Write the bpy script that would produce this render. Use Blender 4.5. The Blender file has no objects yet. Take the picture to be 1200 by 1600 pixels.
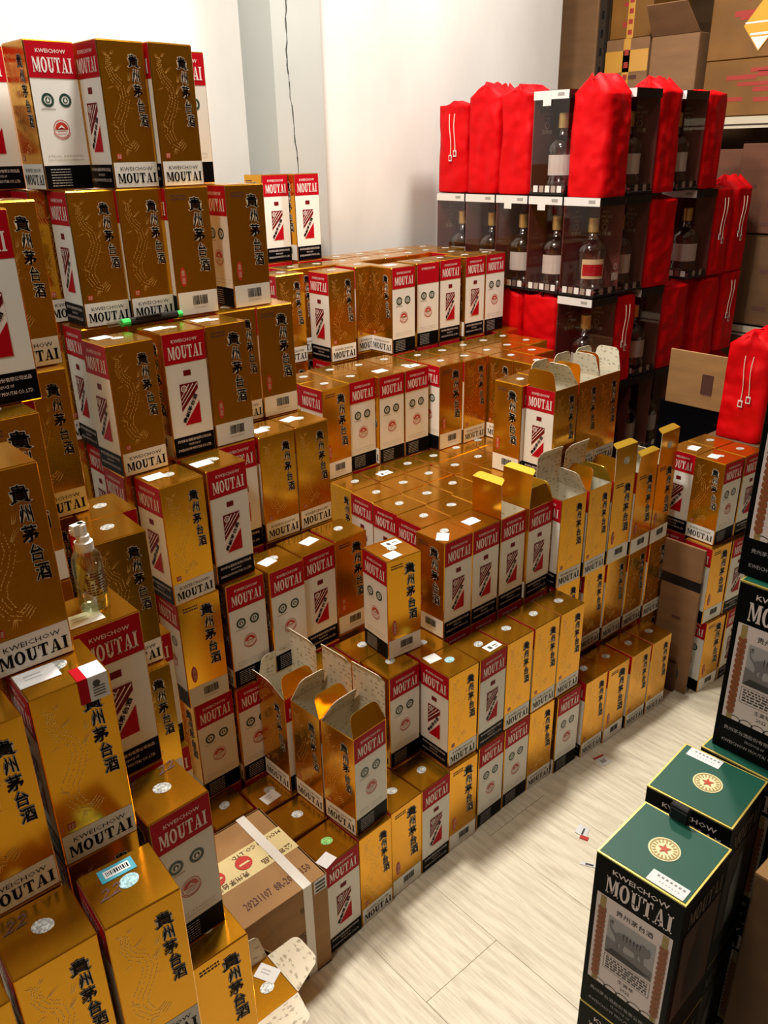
import bpy, bmesh, math, random
from mathutils import Vector, Matrix
random.seed(7)
U = 0.094                      # one gift-box width in metres
HB = 2.6282                    # gift-box height in widths
S_ = bpy.context.scene
COL = S_.collection

# ---------------------------------------------------------------- camera
cam = bpy.data.cameras.new('camera'); camo = bpy.data.objects.new('camera', cam); COL.objects.link(camo)
cam.sensor_fit = 'HORIZONTAL'; cam.sensor_width = 36; cam.lens = 1283.75 / 1200 * 36; cam.clip_start = 0.02
def cam_axes(y, p, r):
    f = Vector((math.cos(y)*math.cos(p), math.sin(y)*math.cos(p), -math.sin(p)))
    ri = Vector((math.sin(y), -math.cos(y), 0)); up = ri.cross(f)
    return math.cos(r)*ri + math.sin(r)*up, -math.sin(r)*ri + math.cos(r)*up, f
R_, U_, F_ = cam_axes(0.85316, 0.41393, -0.01848)
m = Matrix((R_, U_, -F_)).transposed().to_4x4(); m.translation = Vector((-8.74685, -12.01312, 16.36989)) * U
camo.matrix_world = m
S_.camera = camo

# ---------------------------------------------------------------- light
S_.view_settings.view_transform = 'Standard'; S_.view_settings.look = 'None'
S_.view_settings.exposure = -0.2; S_.view_settings.gamma = 1.0; S_.view_settings.use_curve_mapping = False
w = bpy.data.worlds.new('world'); S_.world = w; w.use_nodes = True
w.node_tree.nodes['Background'].inputs[0].default_value = (1.0, 0.93, 0.82, 1)
w.node_tree.nodes['Background'].inputs[1].default_value = 0.03
def area(name, loc, sx, sy, power, col=(1, 0.95, 0.86), rot=(0, 0, 0)):
    l = bpy.data.lights.new(name, 'AREA'); l.shape = 'RECTANGLE'; l.size = sx; l.size_y = sy; l.energy = power; l.color = col
    o = bpy.data.objects.new(name, l); COL.objects.link(o); o.location = Vector(loc) * U; o.rotation_euler = rot
    return o
area('ceiling_lamp_wall_side', (2, 3.7, 29.5), 0.22, 0.22, 56)
area('ceiling_lamp_middle', (15, 4.2, 29.5), 0.22, 0.22, 36)
area('ceiling_lamp_door_side', (-13, -5, 29.5), 0.3, 0.3, 24)

# ---------------------------------------------------------------- materials
MATS = {}
def mat(name, col, rough=0.5, metal=0.0, spec=0.5, noise=None, bump=None, coat=0.0, trans=0.0, emis=None):
    if name in MATS: return MATS[name]
    m = bpy.data.materials.new(name); m.use_nodes = True; nt = m.node_tree; b = nt.nodes['Principled BSDF']
    c4 = tuple(col) + (1,)
    b.inputs['Base Color'].default_value = c4; b.inputs['Roughness'].default_value = rough
    b.inputs['Metallic'].default_value = metal; b.inputs['Specular IOR Level'].default_value = spec
    b.inputs['Coat Weight'].default_value = coat; b.inputs['Transmission Weight'].default_value = trans
    m.diffuse_color = c4
    tc = None
    if noise or bump: tc = nt.nodes.new('ShaderNodeTexCoord')
    if noise:                                   # (scale, amount, (sx,sy,sz))
        sc, amt, st = noise
        mp = nt.nodes.new('ShaderNodeMapping'); mp.inputs['Scale'].default_value = st
        n = nt.nodes.new('ShaderNodeTexNoise'); n.inputs['Scale'].default_value = sc; n.inputs['Detail'].default_value = 6
        r = nt.nodes.new('ShaderNodeValToRGB')
        r.color_ramp.elements[0].position = 0.3; r.color_ramp.elements[1].position = 0.7
        r.color_ramp.elements[0].color = tuple(max(0, c*(1-amt)) for c in col) + (1,)
        r.color_ramp.elements[1].color = tuple(min(1, c*(1+amt*0.6)) for c in col) + (1,)
        nt.links.new(tc.outputs['Object'], mp.inputs[0]); nt.links.new(mp.outputs[0], n.inputs['Vector'])
        nt.links.new(n.outputs['Fac'], r.inputs[0]); nt.links.new(r.outputs[0], b.inputs['Base Color'])
    if bump:                                    # (scale, strength, distance)
        sc, stg, dist = bump
        n = nt.nodes.new('ShaderNodeTexNoise'); n.inputs['Scale'].default_value = sc; n.inputs['Detail'].default_value = 1 if sc < 20 else 3
        bp = nt.nodes.new('ShaderNodeBump'); bp.inputs['Strength'].default_value = stg; bp.inputs['Distance'].default_value = dist
        oi = nt.nodes.new('ShaderNodeObjectInfo'); ad = nt.nodes.new('ShaderNodeVectorMath'); ad.operation = 'ADD'
        nt.links.new(tc.outputs['Object'], ad.inputs[0]); nt.links.new(oi.outputs['Location'], ad.inputs[1])
        nt.links.new(ad.outputs[0], n.inputs['Vector']); nt.links.new(n.outputs['Fac'], bp.inputs['Height'])
        nt.links.new(bp.outputs[0], b.inputs['Normal'])
    MATS[name] = m
    return m
GOLD = mat('gold_foil_card', (0.70, 0.33, 0.016), 0.19, 0.91, bump=(5, 0.3, 0.012))
GOLDIN = mat('yellow_gold_card', (0.85, 0.55, 0.05), 0.3, 0.7)
EMB = mat('embossed_gold', (0.9, 0.58, 0.16), 0.4, 0.7)
PAPER = mat('white_print', (0.80, 0.79, 0.74), 0.4, 0, 0.3)
RED = mat('red_print', (0.43, 0.004, 0.012), 0.45, 0, 0.08)
DRED = mat('dark_red_print', (0.16, 0.008, 0.01), 0.45, 0, 0.08)
BLACK = mat('black_print', (0.003, 0.003, 0.004), 0.45, 0, 0.06)
PINK = mat('pale_letter', (0.85, 0.74, 0.7), 0.4)
GREEN = mat('dark_green_print', (0.012, 0.05, 0.035), 0.4)
OUTL = mat('pale_outline', (0.82, 0.76, 0.62), 0.4)
STICK = mat('white_sticker', (0.74, 0.74, 0.74), 0.55)
SILV = mat('silver_hologram', (0.6, 0.62, 0.6), 0.4, 0.3, noise=(260, 0.75, (1, 1, 1)))
HOLOB = mat('blue_hologram', (0.4, 0.66, 0.72), 0.4, 0.2, noise=(260, 0.6, (1, 1, 1)))
HOLOG = mat('green_hologram', (0.3, 0.66, 0.2), 0.4, 0.2, noise=(260, 0.6, (1, 1, 1)))
GREY = mat('grey_print', (0.35, 0.34, 0.32), 0.5)
SEALR = mat('seal_red_print', (0.5, 0.03, 0.015), 0.45)
LINER = mat('cream_liner', (0.74, 0.68, 0.52), 0.7)
def liner_pattern():
    nt = LINER.node_tree; b = nt.nodes['Principled BSDF']
    tc = nt.nodes.new('ShaderNodeTexCoord'); mp = nt.nodes.new('ShaderNodeMapping'); mp.inputs['Scale'].default_value = (1, 1, 1.6)
    v = nt.nodes.new('ShaderNodeTexVoronoi'); v.inputs['Scale'].default_value = 62; v.inputs['Randomness'].default_value = 0.55
    n = nt.nodes.new('ShaderNodeTexNoise'); n.inputs['Scale'].default_value = 420
    ad = nt.nodes.new('ShaderNodeMath'); ad.operation = 'MULTIPLY_ADD'; ad.inputs[1].default_value = 0.9
    r = nt.nodes.new('ShaderNodeValToRGB'); r.color_ramp.elements[0].position = 0.67; r.color_ramp.elements[1].position = 0.74
    r.color_ramp.elements[0].color = (0.42, 0.37, 0.27, 1); r.color_ramp.elements[1].color = (0.76, 0.7, 0.55, 1)
    nt.links.new(tc.outputs['Object'], mp.inputs[0]); nt.links.new(mp.outputs[0], v.inputs['Vector']); nt.links.new(mp.outputs[0], n.inputs['Vector'])
    nt.links.new(n.outputs['Fac'], ad.inputs[0]); nt.links.new(v.outputs['Distance'], ad.inputs[2])
    nt.links.new(ad.outputs[0], r.inputs[0]); nt.links.new(r.outputs[0], b.inputs['Base Color'])
liner_pattern()
CARD = mat('brown_cardboard', (0.36, 0.19, 0.065), 0.75, noise=(7, 0.16, (1, 1, 5)))
CARDP = mat('pink_brown_cardboard', (0.23, 0.115, 0.048), 0.75, noise=(6, 0.15, (1, 1, 4)))
CARDD = mat('dark_cardboard', (0.12, 0.056, 0.018), 0.75, noise=(6, 0.2, (1, 1, 4)))
CARDR = mat('red_brown_cardboard', (0.13, 0.045, 0.02), 0.75, noise=(6, 0.2, (1, 1, 4)))
CARDO = mat('ochre_cardboard', (0.21, 0.088, 0.012), 0.5, noise=(5, 0.3, (1, 1, 1)))
TAPEY = mat('yellow_printed_tape', (0.72, 0.6, 0.3), 0.35)
TAPEO = mat('orange_clear_tape', (0.6, 0.3, 0.05), 0.25, coat=0.6)
INK = mat('brown_ink', (0.09, 0.03, 0.02), 0.7)
INKR = mat('red_ink', (0.35, 0.03, 0.02), 0.6)
BAND = mat('white_strap', (0.8, 0.78, 0.72), 0.35)
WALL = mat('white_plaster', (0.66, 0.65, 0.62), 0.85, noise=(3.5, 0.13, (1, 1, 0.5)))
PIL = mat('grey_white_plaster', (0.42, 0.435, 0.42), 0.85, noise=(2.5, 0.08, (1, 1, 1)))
CRACK = mat('dark_crack', (0.05, 0.05, 0.045), 0.9)
CLOTH = mat('red_cloth', (0.64, 0.0, 0.003), 0.6, spec=0.15, bump=(16, 0.9, 0.02))
CLOTH.node_tree.nodes['Principled BSDF'].inputs['Sheen Weight'].default_value = 0.0
CLOTH.node_tree.nodes['Principled BSDF'].inputs['Sheen Tint'].default_value = (1, 0.1, 0.1, 1)
CORD = mat('cream_cord', (0.8, 0.68, 0.55), 0.7)
MAROON = mat('maroon_panel', (0.14, 0.035, 0.03), 0.45, spec=0.25)
GOLDPR = mat('pale_gold_print', (0.6, 0.5, 0.36), 0.4)
CAPG = mat('gold_cap', (0.75, 0.55, 0.2), 0.35, 0.8)
SILVER = mat('silver_metal', (0.7, 0.7, 0.7), 0.25, 0.9)
DKPL = mat('dark_plastic', (0.012, 0.01, 0.01), 0.3, 0, 0.3)
GRN = mat('green_lid', (0.0, 0.075, 0.045), 0.5, noise=(9, 0.1, (1, 1, 1)))
GEDGE = mat('gold_edge', (0.75, 0.6, 0.15), 0.35, 0.5)
ZBLK = mat('black_carton', (0.003, 0.004, 0.004), 0.45, 0, 0.08)
WHEAT = mat('wheat_brown', (0.32, 0.09, 0.03), 0.5)
STEM = mat('wheat_ochre', (0.42, 0.3, 0.1), 0.5)
MGREY = mat('mid_grey_ink', (0.22, 0.21, 0.21), 0.6)
LGREY = mat('light_grey_ink', (0.45, 0.44, 0.44), 0.6)
DGREY = mat('dark_grey_ink', (0.05, 0.05, 0.05), 0.6)
CREAM = mat('cream_emblem', (0.8, 0.72, 0.4), 0.4)
STARR = mat('star_red', (0.5, 0.06, 0.01), 0.4)
BLUEL = mat('blue_sticker', (0.06, 0.36, 0.48), 0.45)
PENGR = mat('bright_green_plastic', (0.05, 0.75, 0.12), 0.25)
RACK = mat('cream_steel', (0.62, 0.56, 0.42), 0.4, 0.2)
RACKD = mat('dark_steel', (0.05, 0.035, 0.025), 0.5, 0.3)
CEIL = mat('ceiling_white', (0.8, 0.77, 0.71), 0.9)
def clear_mat(name, tint=(1, 1, 1), gloss=0.12, rough=0.04, fres=0.4):
    m = bpy.data.materials.new(name); m.use_nodes = True; nt = m.node_tree
    for n in list(nt.nodes): nt.nodes.remove(n)
    o = nt.nodes.new('ShaderNodeOutputMaterial'); t = nt.nodes.new('ShaderNodeBsdfTransparent'); g = nt.nodes.new('ShaderNodeBsdfGlossy')
    t.inputs[0].default_value = tint + (1,); g.inputs['Roughness'].default_value = rough
    lw = nt.nodes.new('ShaderNodeLayerWeight'); lw.inputs['Blend'].default_value = 0.35
    ma = nt.nodes.new('ShaderNodeMath'); ma.operation = 'MULTIPLY_ADD'; ma.inputs[1].default_value = fres; ma.inputs[2].default_value = gloss
    mx = nt.nodes.new('ShaderNodeMixShader')
    nt.links.new(lw.outputs['Fresnel'], ma.inputs[0]); nt.links.new(ma.outputs[0], mx.inputs[0])
    nt.links.new(t.outputs[0], mx.inputs[1]); nt.links.new(g.outputs[0], mx.inputs[2]); nt.links.new(mx.outputs[0], o.inputs[0])
    MATS[name] = m
    return m
PANE = clear_mat('clear_acrylic', (0.97, 0.95, 0.95), 0.012, 0.04, 0.1)
LIQ = clear_mat('pale_liquid', (0.93, 0.95, 0.78), 0.03, 0.05, 0.25)
GLASS = clear_mat('bottle_glass', (0.86, 0.84, 0.84), 0.1, 0.1, 0.75)
SPRAYP = clear_mat('thin_clear_plastic', (0.93, 0.95, 0.88), 0.16, 0.12)
MIST = mat('milky_plastic', (0.85, 0.84, 0.8), 0.3)
def plank_mat():
    m = mat('wood_plank', (0.66, 0.57, 0.43), 0.42); nt = m.node_tree; b = nt.nodes['Principled BSDF']
    tc = nt.nodes.new('ShaderNodeTexCoord'); oi = nt.nodes.new('ShaderNodeObjectInfo')
    ad = nt.nodes.new('ShaderNodeVectorMath'); ad.operation = 'MULTIPLY_ADD'; ad.inputs[1].default_value = (1, 1, 1)
    cb = nt.nodes.new('ShaderNodeCombineXYZ'); ml = nt.nodes.new('ShaderNodeMath'); ml.operation = 'MULTIPLY'; ml.inputs[1].default_value = 37
    nt.links.new(oi.outputs['Random'], ml.inputs[0]); nt.links.new(ml.outputs[0], cb.inputs[2])
    nt.links.new(tc.outputs['Object'], ad.inputs[0]); nt.links.new(cb.outputs[0], ad.inputs[2])
    mp = nt.nodes.new('ShaderNodeMapping'); mp.inputs['Scale'].default_value = (26, 1.6, 26)
    nt.links.new(ad.outputs[0], mp.inputs[0])
    n = nt.nodes.new('ShaderNodeTexNoise'); n.inputs['Scale'].default_value = 6; n.inputs['Detail'].default_value = 8; n.inputs['Distortion'].default_value = 1.2
    nt.links.new(mp.outputs[0], n.inputs['Vector'])
    mp2 = nt.nodes.new('ShaderNodeMapping'); mp2.inputs['Scale'].default_value = (7, 1.1, 7)
    nt.links.new(ad.outputs[0], mp2.inputs[0])
    wv = nt.nodes.new('ShaderNodeTexWave'); wv.wave_type = 'RINGS'; wv.rings_direction = 'Z'; wv.inputs['Scale'].default_value = 2.2; wv.inputs['Distortion'].default_value = 7; wv.inputs['Detail'].default_value = 3; wv.inputs['Detail Scale'].default_value = 0.8
    nt.links.new(mp2.outputs[0], wv.inputs['Vector'])
    r = nt.nodes.new('ShaderNodeValToRGB'); r.color_ramp.elements[0].position = 0.25; r.color_ramp.elements[1].position = 0.72
    r.color_ramp.elements[0].color = (0.56, 0.48, 0.35, 1); r.color_ramp.elements[1].color = (0.84, 0.77, 0.60, 1)
    mx = nt.nodes.new('ShaderNodeMath'); mx.operation = 'MULTIPLY_ADD'; mx.inputs[1].default_value = 0.16
    nt.links.new(wv.outputs['Fac'], mx.inputs[0]); nt.links.new(n.outputs['Fac'], mx.inputs[2])
    nt.links.new(mx.outputs[0], r.inputs[0]); nt.links.new(r.outputs[0], b.inputs['Base Color'])
    return m
PLANK = plank_mat()
# ---------------------------------------------------------------- mesh helpers
class MB:
    def __init__(s): s.v = []; s.f = []; s.mi = []; s.ms = []
    def m(s, mt):
        if mt not in s.ms: s.ms.append(mt)
        return s.ms.index(mt)
    def poly(s, pts, mt):
        b = len(s.v); s.v += [tuple(p) for p in pts]; s.f.append(tuple(range(b, b+len(pts)))); s.mi.append(s.m(mt))
    def faces(s, vs, fs, mt):
        b = len(s.v); s.v += [tuple(p) for p in vs]; k = s.m(mt)
        for f in fs: s.f.append(tuple(b+i for i in f)); s.mi.append(k)
    def box(s, x0, y0, z0, x1, y1, z1, mt):
        vs = [(x0,y0,z0),(x1,y0,z0),(x1,y1,z0),(x0,y1,z0),(x0,y0,z1),(x1,y0,z1),(x1,y1,z1),(x0,y1,z1)]
        s.faces(vs, [(0,3,2,1),(4,5,6,7),(0,1,5,4),(1,2,6,5),(2,3,7,6),(3,0,4,7)], mt)
    def lathe(s, prof, mt, n=20, c=(0,0,0), sq=None):
        vs = []; fs = []
        for r, z in prof:
            for i in range(n):
                a = 2*math.pi*i/n; vs.append((c[0]+r*math.cos(a), c[1]+r*math.sin(a), c[2]+z))
        k = len(prof)
        for j in range(k-1):
            for i in range(n): fs.append((j*n+i, j*n+(i+1) % n, (j+1)*n+(i+1) % n, (j+1)*n+i))
        fs.append(tuple(reversed(range(n)))); fs.append(tuple((k-1)*n+i for i in range(n)))
        s.faces(vs, fs, mt)
    def tube(s, pts, r, mt, n=6):
        vs = []; fs = []
        P = [Vector(p) for p in pts]
        for i, p in enumerate(P):
            t = (P[min(i+1, len(P)-1)] - P[max(i-1, 0)]).normalized()
            a = t.orthogonal().normalized(); b = t.cross(a)
            for j in range(n):
                q = 2*math.pi*j/n; vs.append(tuple(p + r*(math.cos(q)*a + math.sin(q)*b)))
        for i in range(len(P)-1):
            for j in range(n): fs.append((i*n+j, i*n+(j+1) % n, (i+1)*n+(j+1) % n, (i+1)*n+j))
        fs.append(tuple(reversed(range(n)))); fs.append(tuple((len(P)-1)*n+j for j in range(n)))
        s.faces(vs, fs, mt)
    def mesh(s, name, bevel=0, smooth=False):
        me = bpy.data.meshes.new(name); me.from_pydata([(x*U, y*U, z*U) for x, y, z in s.v], [], s.f)
        for mt in s.ms: me.materials.append(mt)
        me.polygons.foreach_set('material_index', s.mi)
        if bevel:
            bm = bmesh.new(); bm.from_mesh(me); bmesh.ops.remove_doubles(bm, verts=bm.verts, dist=1e-6)
            bmesh.ops.bevel(bm, geom=bm.edges[:], offset=bevel*U, segments=1, affect='EDGES', material=-1)
            bm.to_mesh(me); bm.free()
        if smooth: me.polygons.foreach_set('use_smooth', [True]*len(me.polygons))
        me.update()
        return me
def ob(name, data, parent=None, loc=(0, 0, 0), rz=0.0, rot=None):
    o = bpy.data.objects.new(name, data); COL.objects.link(o)
    o.location = Vector(loc) * U; o.rotation_euler = rot if rot else (0, 0, rz)
    if parent: o.parent = parent
    return o
def thing(name, label, cat, loc=(0, 0, 0), rz=0.0, group=None, data=None):
    o = ob(name, data, None, loc, rz); o['label'] = label; o['category'] = cat
    if group: o['group'] = group
    return o
def struct(o): o['kind'] = 'structure'; return o

# ---------------------------------------------------------------- lettering
_tc = {}
def text2d(s, off=0.0, res=1, shear=0.0):
    k = (s, off, res, shear)
    if k in _tc: return _tc[k]
    cu = bpy.data.curves.new('t', 'FONT'); cu.body = s; cu.size = 1; cu.offset = off; cu.resolution_u = res; cu.shear = shear
    cu.space_line = 1.0
    o = bpy.data.objects.new('t', cu); COL.objects.link(o)
    dg = bpy.context.evaluated_depsgraph_get(); dg.update()
    e = o.evaluated_get(dg); me = e.to_mesh()
    vs = [(v.co.x, v.co.y) for v in me.vertices]; fs = [tuple(p.vertices) for p in me.polygons]
    e.to_mesh_clear(); bpy.data.objects.remove(o); bpy.data.curves.remove(cu)
    if not vs: vs = [(0, 0), (1, 0), (1, 1)]; fs = [(0, 1, 2)]
    _tc[k] = (vs, fs); return _tc[k]
def bounds(vs): return min(v[0] for v in vs), min(v[1] for v in vs), max(v[0] for v in vs), max(v[1] for v in vs)
def ell(cx, cy, rx, ry, n=18): return [(cx+rx*math.cos(2*math.pi*i/n), cy+ry*math.sin(2*math.pi*i/n)) for i in range(n)]
def R4(x0, y0, x1, y1): return [(x0, y0), (x1, y0), (x1, y1), (x0, y1)]
def ring(cx, cy, ro, ri, a0=0, a1=360, n=20):
    out = []
    for i in range(n):
        a = math.radians(a0+(a1-a0)*i/n); b = math.radians(a0+(a1-a0)*(i+1)/n)
        out.append([(cx+ri[0]*math.cos(a), cy+ri[1]*math.sin(a)), (cx+ro[0]*math.cos(a), cy+ro[1]*math.sin(a)), (cx+ro[0]*math.cos(b), cy+ro[1]*math.sin(b)), (cx+ri[0]*math.cos(b), cy+ri[1]*math.sin(b))])
    return out
GL = {  # slab-serif capitals, unit height
 'M': (1.0, [R4(.06,0,.15,1), R4(.74,0,.96,1), [(.06,1),(.28,1),(.6,.12),(.46,.06)], [(.46,.06),(.6,.2),(.8,1),(.7,1)], R4(0,0,.24,.08), R4(.66,0,1.02,.08), R4(0,.92,.26,1), R4(.72,.92,1.02,1)]),
 'O': (.8, ring(.4,.5,(.4,.52),(.17,.4))),
 'U': (.84, [R4(.1,.3,.34,1), R4(.62,.3,.73,1), R4(0,.92,.44,1), R4(.52,.92,.84,1)] + ring(.415,.32,(.315,.34),(.08,.22),180,360,12) + [[(.1,.32),(.34,.32),(.335,.25),(.1,.28)], [(.62,.32),(.73,.32),(.73,.28),(.5,.25)]]),
 'T': (.76, [R4(.27,0,.5,1), R4(0,.88,.77,1), R4(0,.68,.08,.9), R4(.69,.68,.77,.9), R4(.16,0,.61,.08)]),
 'A': (.9, [[(.12,0),(.22,0),(.46,.9),(.42,1)], [(.42,1),(.56,1),(.84,0),(.56,0)], R4(.24,.26,.66,.34), R4(0,0,.32,.08), R4(.48,0,.92,.08)]),
 'I': (.46, [R4(.11,0,.35,1), R4(0,0,.46,.08), R4(0,.92,.46,1)]),
}
def brand():
    x = 0; out = []
    for c in 'MOUTAI':
        w_, ps = GL[c]
        out += [[(x+p[0], p[1]) for p in q] for q in ps]; x += w_ + .09
    return out, x-.09
BRAND, BRW = brand()
class Panel(MB):
    """flat print on one face: u to the right, v up, lev lifts it off the card"""
    def __init__(s, w, h, mx=.02, mz=.02, lift=.004): super().__init__(); s.w=w; s.h=h; s.mx=mx; s.mz=mz; s.lift=lift
    def P(s, u, v, lev): return (s.mx+u*(s.w-2*s.mx), -s.lift*(lev+1), s.mz+v*(s.h-2*s.mz))
    def shape(s, pts, mt, lev=0): s.poly([s.P(u, v, lev) for u, v in pts], mt)
    def shapes(s, L, mt, lev=0):
        for p in L: s.shape(p, mt, lev)
    def asp(s): return (s.w-2*s.mx)/(s.h-2*s.mz)
    def disc(s, cu, cv, r, mt, lev=0, n=18): s.shape(ell(cu, cv, r, r*s.asp(), n), mt, lev)
    def ringd(s, cu, cv, ro, ri, mt, lev=0, a0=0, a1=360, n=18): s.shapes(ring(cu, cv, (ro, ro*s.asp()), (ri, ri*s.asp()), a0, a1, n), mt, lev)
    def brand(s, u0, v0, u1, v1, mt, lev):
        s.shapes([[(u0+(u1-u0)*p[0]/BRW, v0+(v1-v0)*p[1]) for p in q] for q in BRAND], mt, lev)
    def text(s, t, u0, v0, u1, v1, mt, lev, off=0.0, rot=0, warp=0, ref=None, res=1):
        vs, fs = text2d(t, off, res); x0, y0, x1, y1 = bounds(text2d(t, ref if ref is not None else off, res)[0])
        out = []
        for x, y in vs:
            a = (x-x0)/max(1e-6, x1-x0); b = (y-y0)/max(1e-6, y1-y0)
            if warp: a, b = a+warp*math.sin(3.1*b+a), b+warp*.8*math.sin(4.0*a+.4)
            if rot == 0: u, v = u0+(u1-u0)*a, v0+(v1-v0)*b
            else:                       # run along the vector (u0,v0)->(u1,v1), letter height = rot
                dx, dy = u1-u0, (v1-v0)/s.asp(); L = math.hypot(dx, dy); nx, ny = -dy/L, dx/L
                u, v = u0+a*dx+b*rot*nx, v0+(a*dy+b*rot*ny)*s.asp()
            out.append(s.P(u, v, lev))
        s.faces(out, fs, mt)
CJK = '貴州茅台酒'
def calligraphy(p, cu, vt, vb, w):
    n = 5; st = (vt-vb)/n
    for i, c in enumerate(CJK):
        dx = .022*(i-2)+.012*math.sin(2.1*i); sc = [1.2, .82, 1.04, .84, 1.0][i]
        u0 = cu-w*sc/2+dx; u1 = cu+w*sc/2+dx; v1 = vt-st*i-st*.05; v0 = v1-st*.84
        p.text(c, u0, v0, u1, v1, OUTL, 1, off=.05, ref=.0, warp=.05)
        p.text(c, u0, v0, u1, v1, BLACK, 2, off=.018, ref=.0, warp=.05)
def dragon(p):
    rnd = random.Random(3)
    pts = [(.20,.90),(.17,.83),(.26,.76),(.42,.70),(.46,.62),(.36,.53),(.25,.46),(.24,.38),(.34,.31),(.5,.28),(.62,.32)]
    for i in range(len(pts)-1):
        a, b = pts[i], pts[i+1]
        for k in range(5):
            t = k/5; cx = a[0]+(b[0]-a[0])*t; cy = a[1]+(b[1]-a[1])*t
            dx, dy = b[0]-a[0], (b[1]-a[1])/p.asp(); L = math.hypot(dx, dy); nx, ny = -dy/L, dx/L; tx, ty = dx/L, dy/L
            wd = .04+.07*math.sin(math.pi*(i+t)/len(pts))
            for q in (-1, -.35, .35, 1):
                if rnd.random() < .12: continue
                ox = cx+nx*wd*q+rnd.uniform(-.008, .008); oy = cy+ny*wd*q*p.asp()
                h = .02; p.shape([(ox-tx*h, oy-ty*h*p.asp()), (ox+nx*h*.45, oy+ny*h*.45*p.asp()), (ox+tx*h, oy+ty*h*p.asp()), (ox-nx*h*.45, oy-ny*h*.45*p.asp())], EMB, 0)
    for (x, y, dx, dy) in [(.3,.8,.16,.05),(.2,.7,-.12,-.02),(.52,.66,.12,.07),(.5,.56,.14,-.01),(.2,.42,-.12,.03),(.36,.27,-.02,-.05),(.14,.9,-.04,.03),(.25,.91,.06,.03),(.58,.74,.05,.06)]:
        for k in range(3):
            q = .016*(k-1); p.shape([(x+q, y), (x+q+.014, y), (x+dx+q*2.2, y+dy)], EMB, 0)
def lines(p, u0, v0, u1, v1, n, mt, lev, seed=1, fill=.55):
    rnd = random.Random(seed); st = (v1-v0)/n
    for i in range(n):
        u = u0
        while u < u1:
            w_ = rnd.uniform(.02, .07); e = min(u1, u+w_); y = v1-st*(i+1)
            p.shape(R4(u, y+st*.2, e, y+st*(.2+fill)), mt, lev); u = e+.014
def red_head(p, word=True):
    p.shape(R4(0, 0, 1, 1), PAPER, 0); p.shape(R4(0, .76, 1, 1), RED, 1)
    p.text('KWEICHOW', .2, .925, .82, .952, PINK, 2, off=.008)
    if word: p.brand(.1, .797, .92, .897, PINK, 2)
def panel_L(w, h):
    p = Panel(w, h); red_head(p)
    p.shape(R4(0, 0, 1, .165), BLACK, 1)
    p.text('贵州茅台酒股份有限公司出品', .08, .118, .92, .142, PINK, 2); p.text('PRODUCE OF', .36, .084, .64, .1, PINK, 2); p.text('KWEICHOW MOUTAI CO.,LTD.', .08, .04, .92, .064, PINK, 2)
    p.shape(R4(.41, .655, .59, .7), DRED, 1)
    x0, y0, x1, y1 = .27, .25, .73, .60
    p.shape(R4(x0, y0, x1, y1), PINK, 1)
    p.shape([(x0+.01, y0+.12), (x1-.01, y1-.06), (x1-.01, y1-.005), (x0+.01, y1-.005)], DRED, 2)
    p.shape([(x0+.05, y0+.005), (x1-.01, y0+.005), (x1-.01, y0+.19)], RED, 2)
    p.text('贵州茅台酒', x0+.07, y0+.02, x1-.03, y0+.235, BLACK, 3, off=.03, rot=.1)
    for k in range(3):
        p.shape([(x0+.02, y0+.16+.035*k), (x1-.02, y1-.02+.035*k-.0) if k == 0 else (x1-.02-.1*k, y1-.02), (x1-.03-.1*k, y1-.012), (x0+.02, y0+.168+.035*k)], PINK, 3)
    p.ringd(x0+.11, y1-.045, .075, .055, PINK, 3); p.ringd(x0+.11, y1-.045, .035, .02, PINK, 3)
    return p
def panel_S(w, h, word=True):
    p = Panel(w, h); red_head(p, word)
    p.shape(R4(0, 0, 1, .165), BLACK, 1); lines(p, .12, .015, .55, .15, 7, LGREY, 2, 5, .3)
    for cu in (.3, .67):
        p.ringd(cu, .615, .13, .083, GREEN, 1); p.disc(cu, .615, .055, GREEN, 1, 8)
        p.shape([(cu-.03, .61), (cu, .6), (cu+.03, .61), (cu, .632)], PAPER, 2)
    p.shape(R4(.14, .552, .44, .558), GREY, 1)
    p.ringd(.5, .42, .172, .158, SEALR, 1); p.shape(ell(.5, .415, .14, .14*p.asp(), 24)[0:13], SEALR, 1)
    p.shape([(.42, .42), (.5, .447), (.58, .42), (.5, .43)], PAPER, 2); p.ringd(.5, .42, .2, .185, SEALR, 1, 200, 340, 10)
    for q in (-.07, -.02, .03): p.shape([(.5-.1, .405+q*.35), (.5+.1, .41+q*.35), (.5+.1, .413+q*.35), (.5-.1, .409+q*.35)], SEALR, 1)
    p.text('375ml, 53%(V/V)', .12, .222, .88, .238, GREY, 1); p.text('http://www.moutaichina.com', .12, .195, .88, .212, GREY, 1)
    return p
def panel_D(w, h):
    p = Panel(w, h)
    p.shape(R4(0, 0, 1, .178), PAPER, 0); p.text('KWEICHOW', .14, .118, .88, .145, BLACK, 1); p.brand(.06, .03, .96, .1, BLACK, 1)
    dragon(p); calligraphy(p, .77, .92, .42, .19)
    p.shape(R4(.1, .2, .21, .24), SEALR, 0); lines(p, .115, .205, .195, .236, 3, GOLDPR, 1, 8)
    return p
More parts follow.
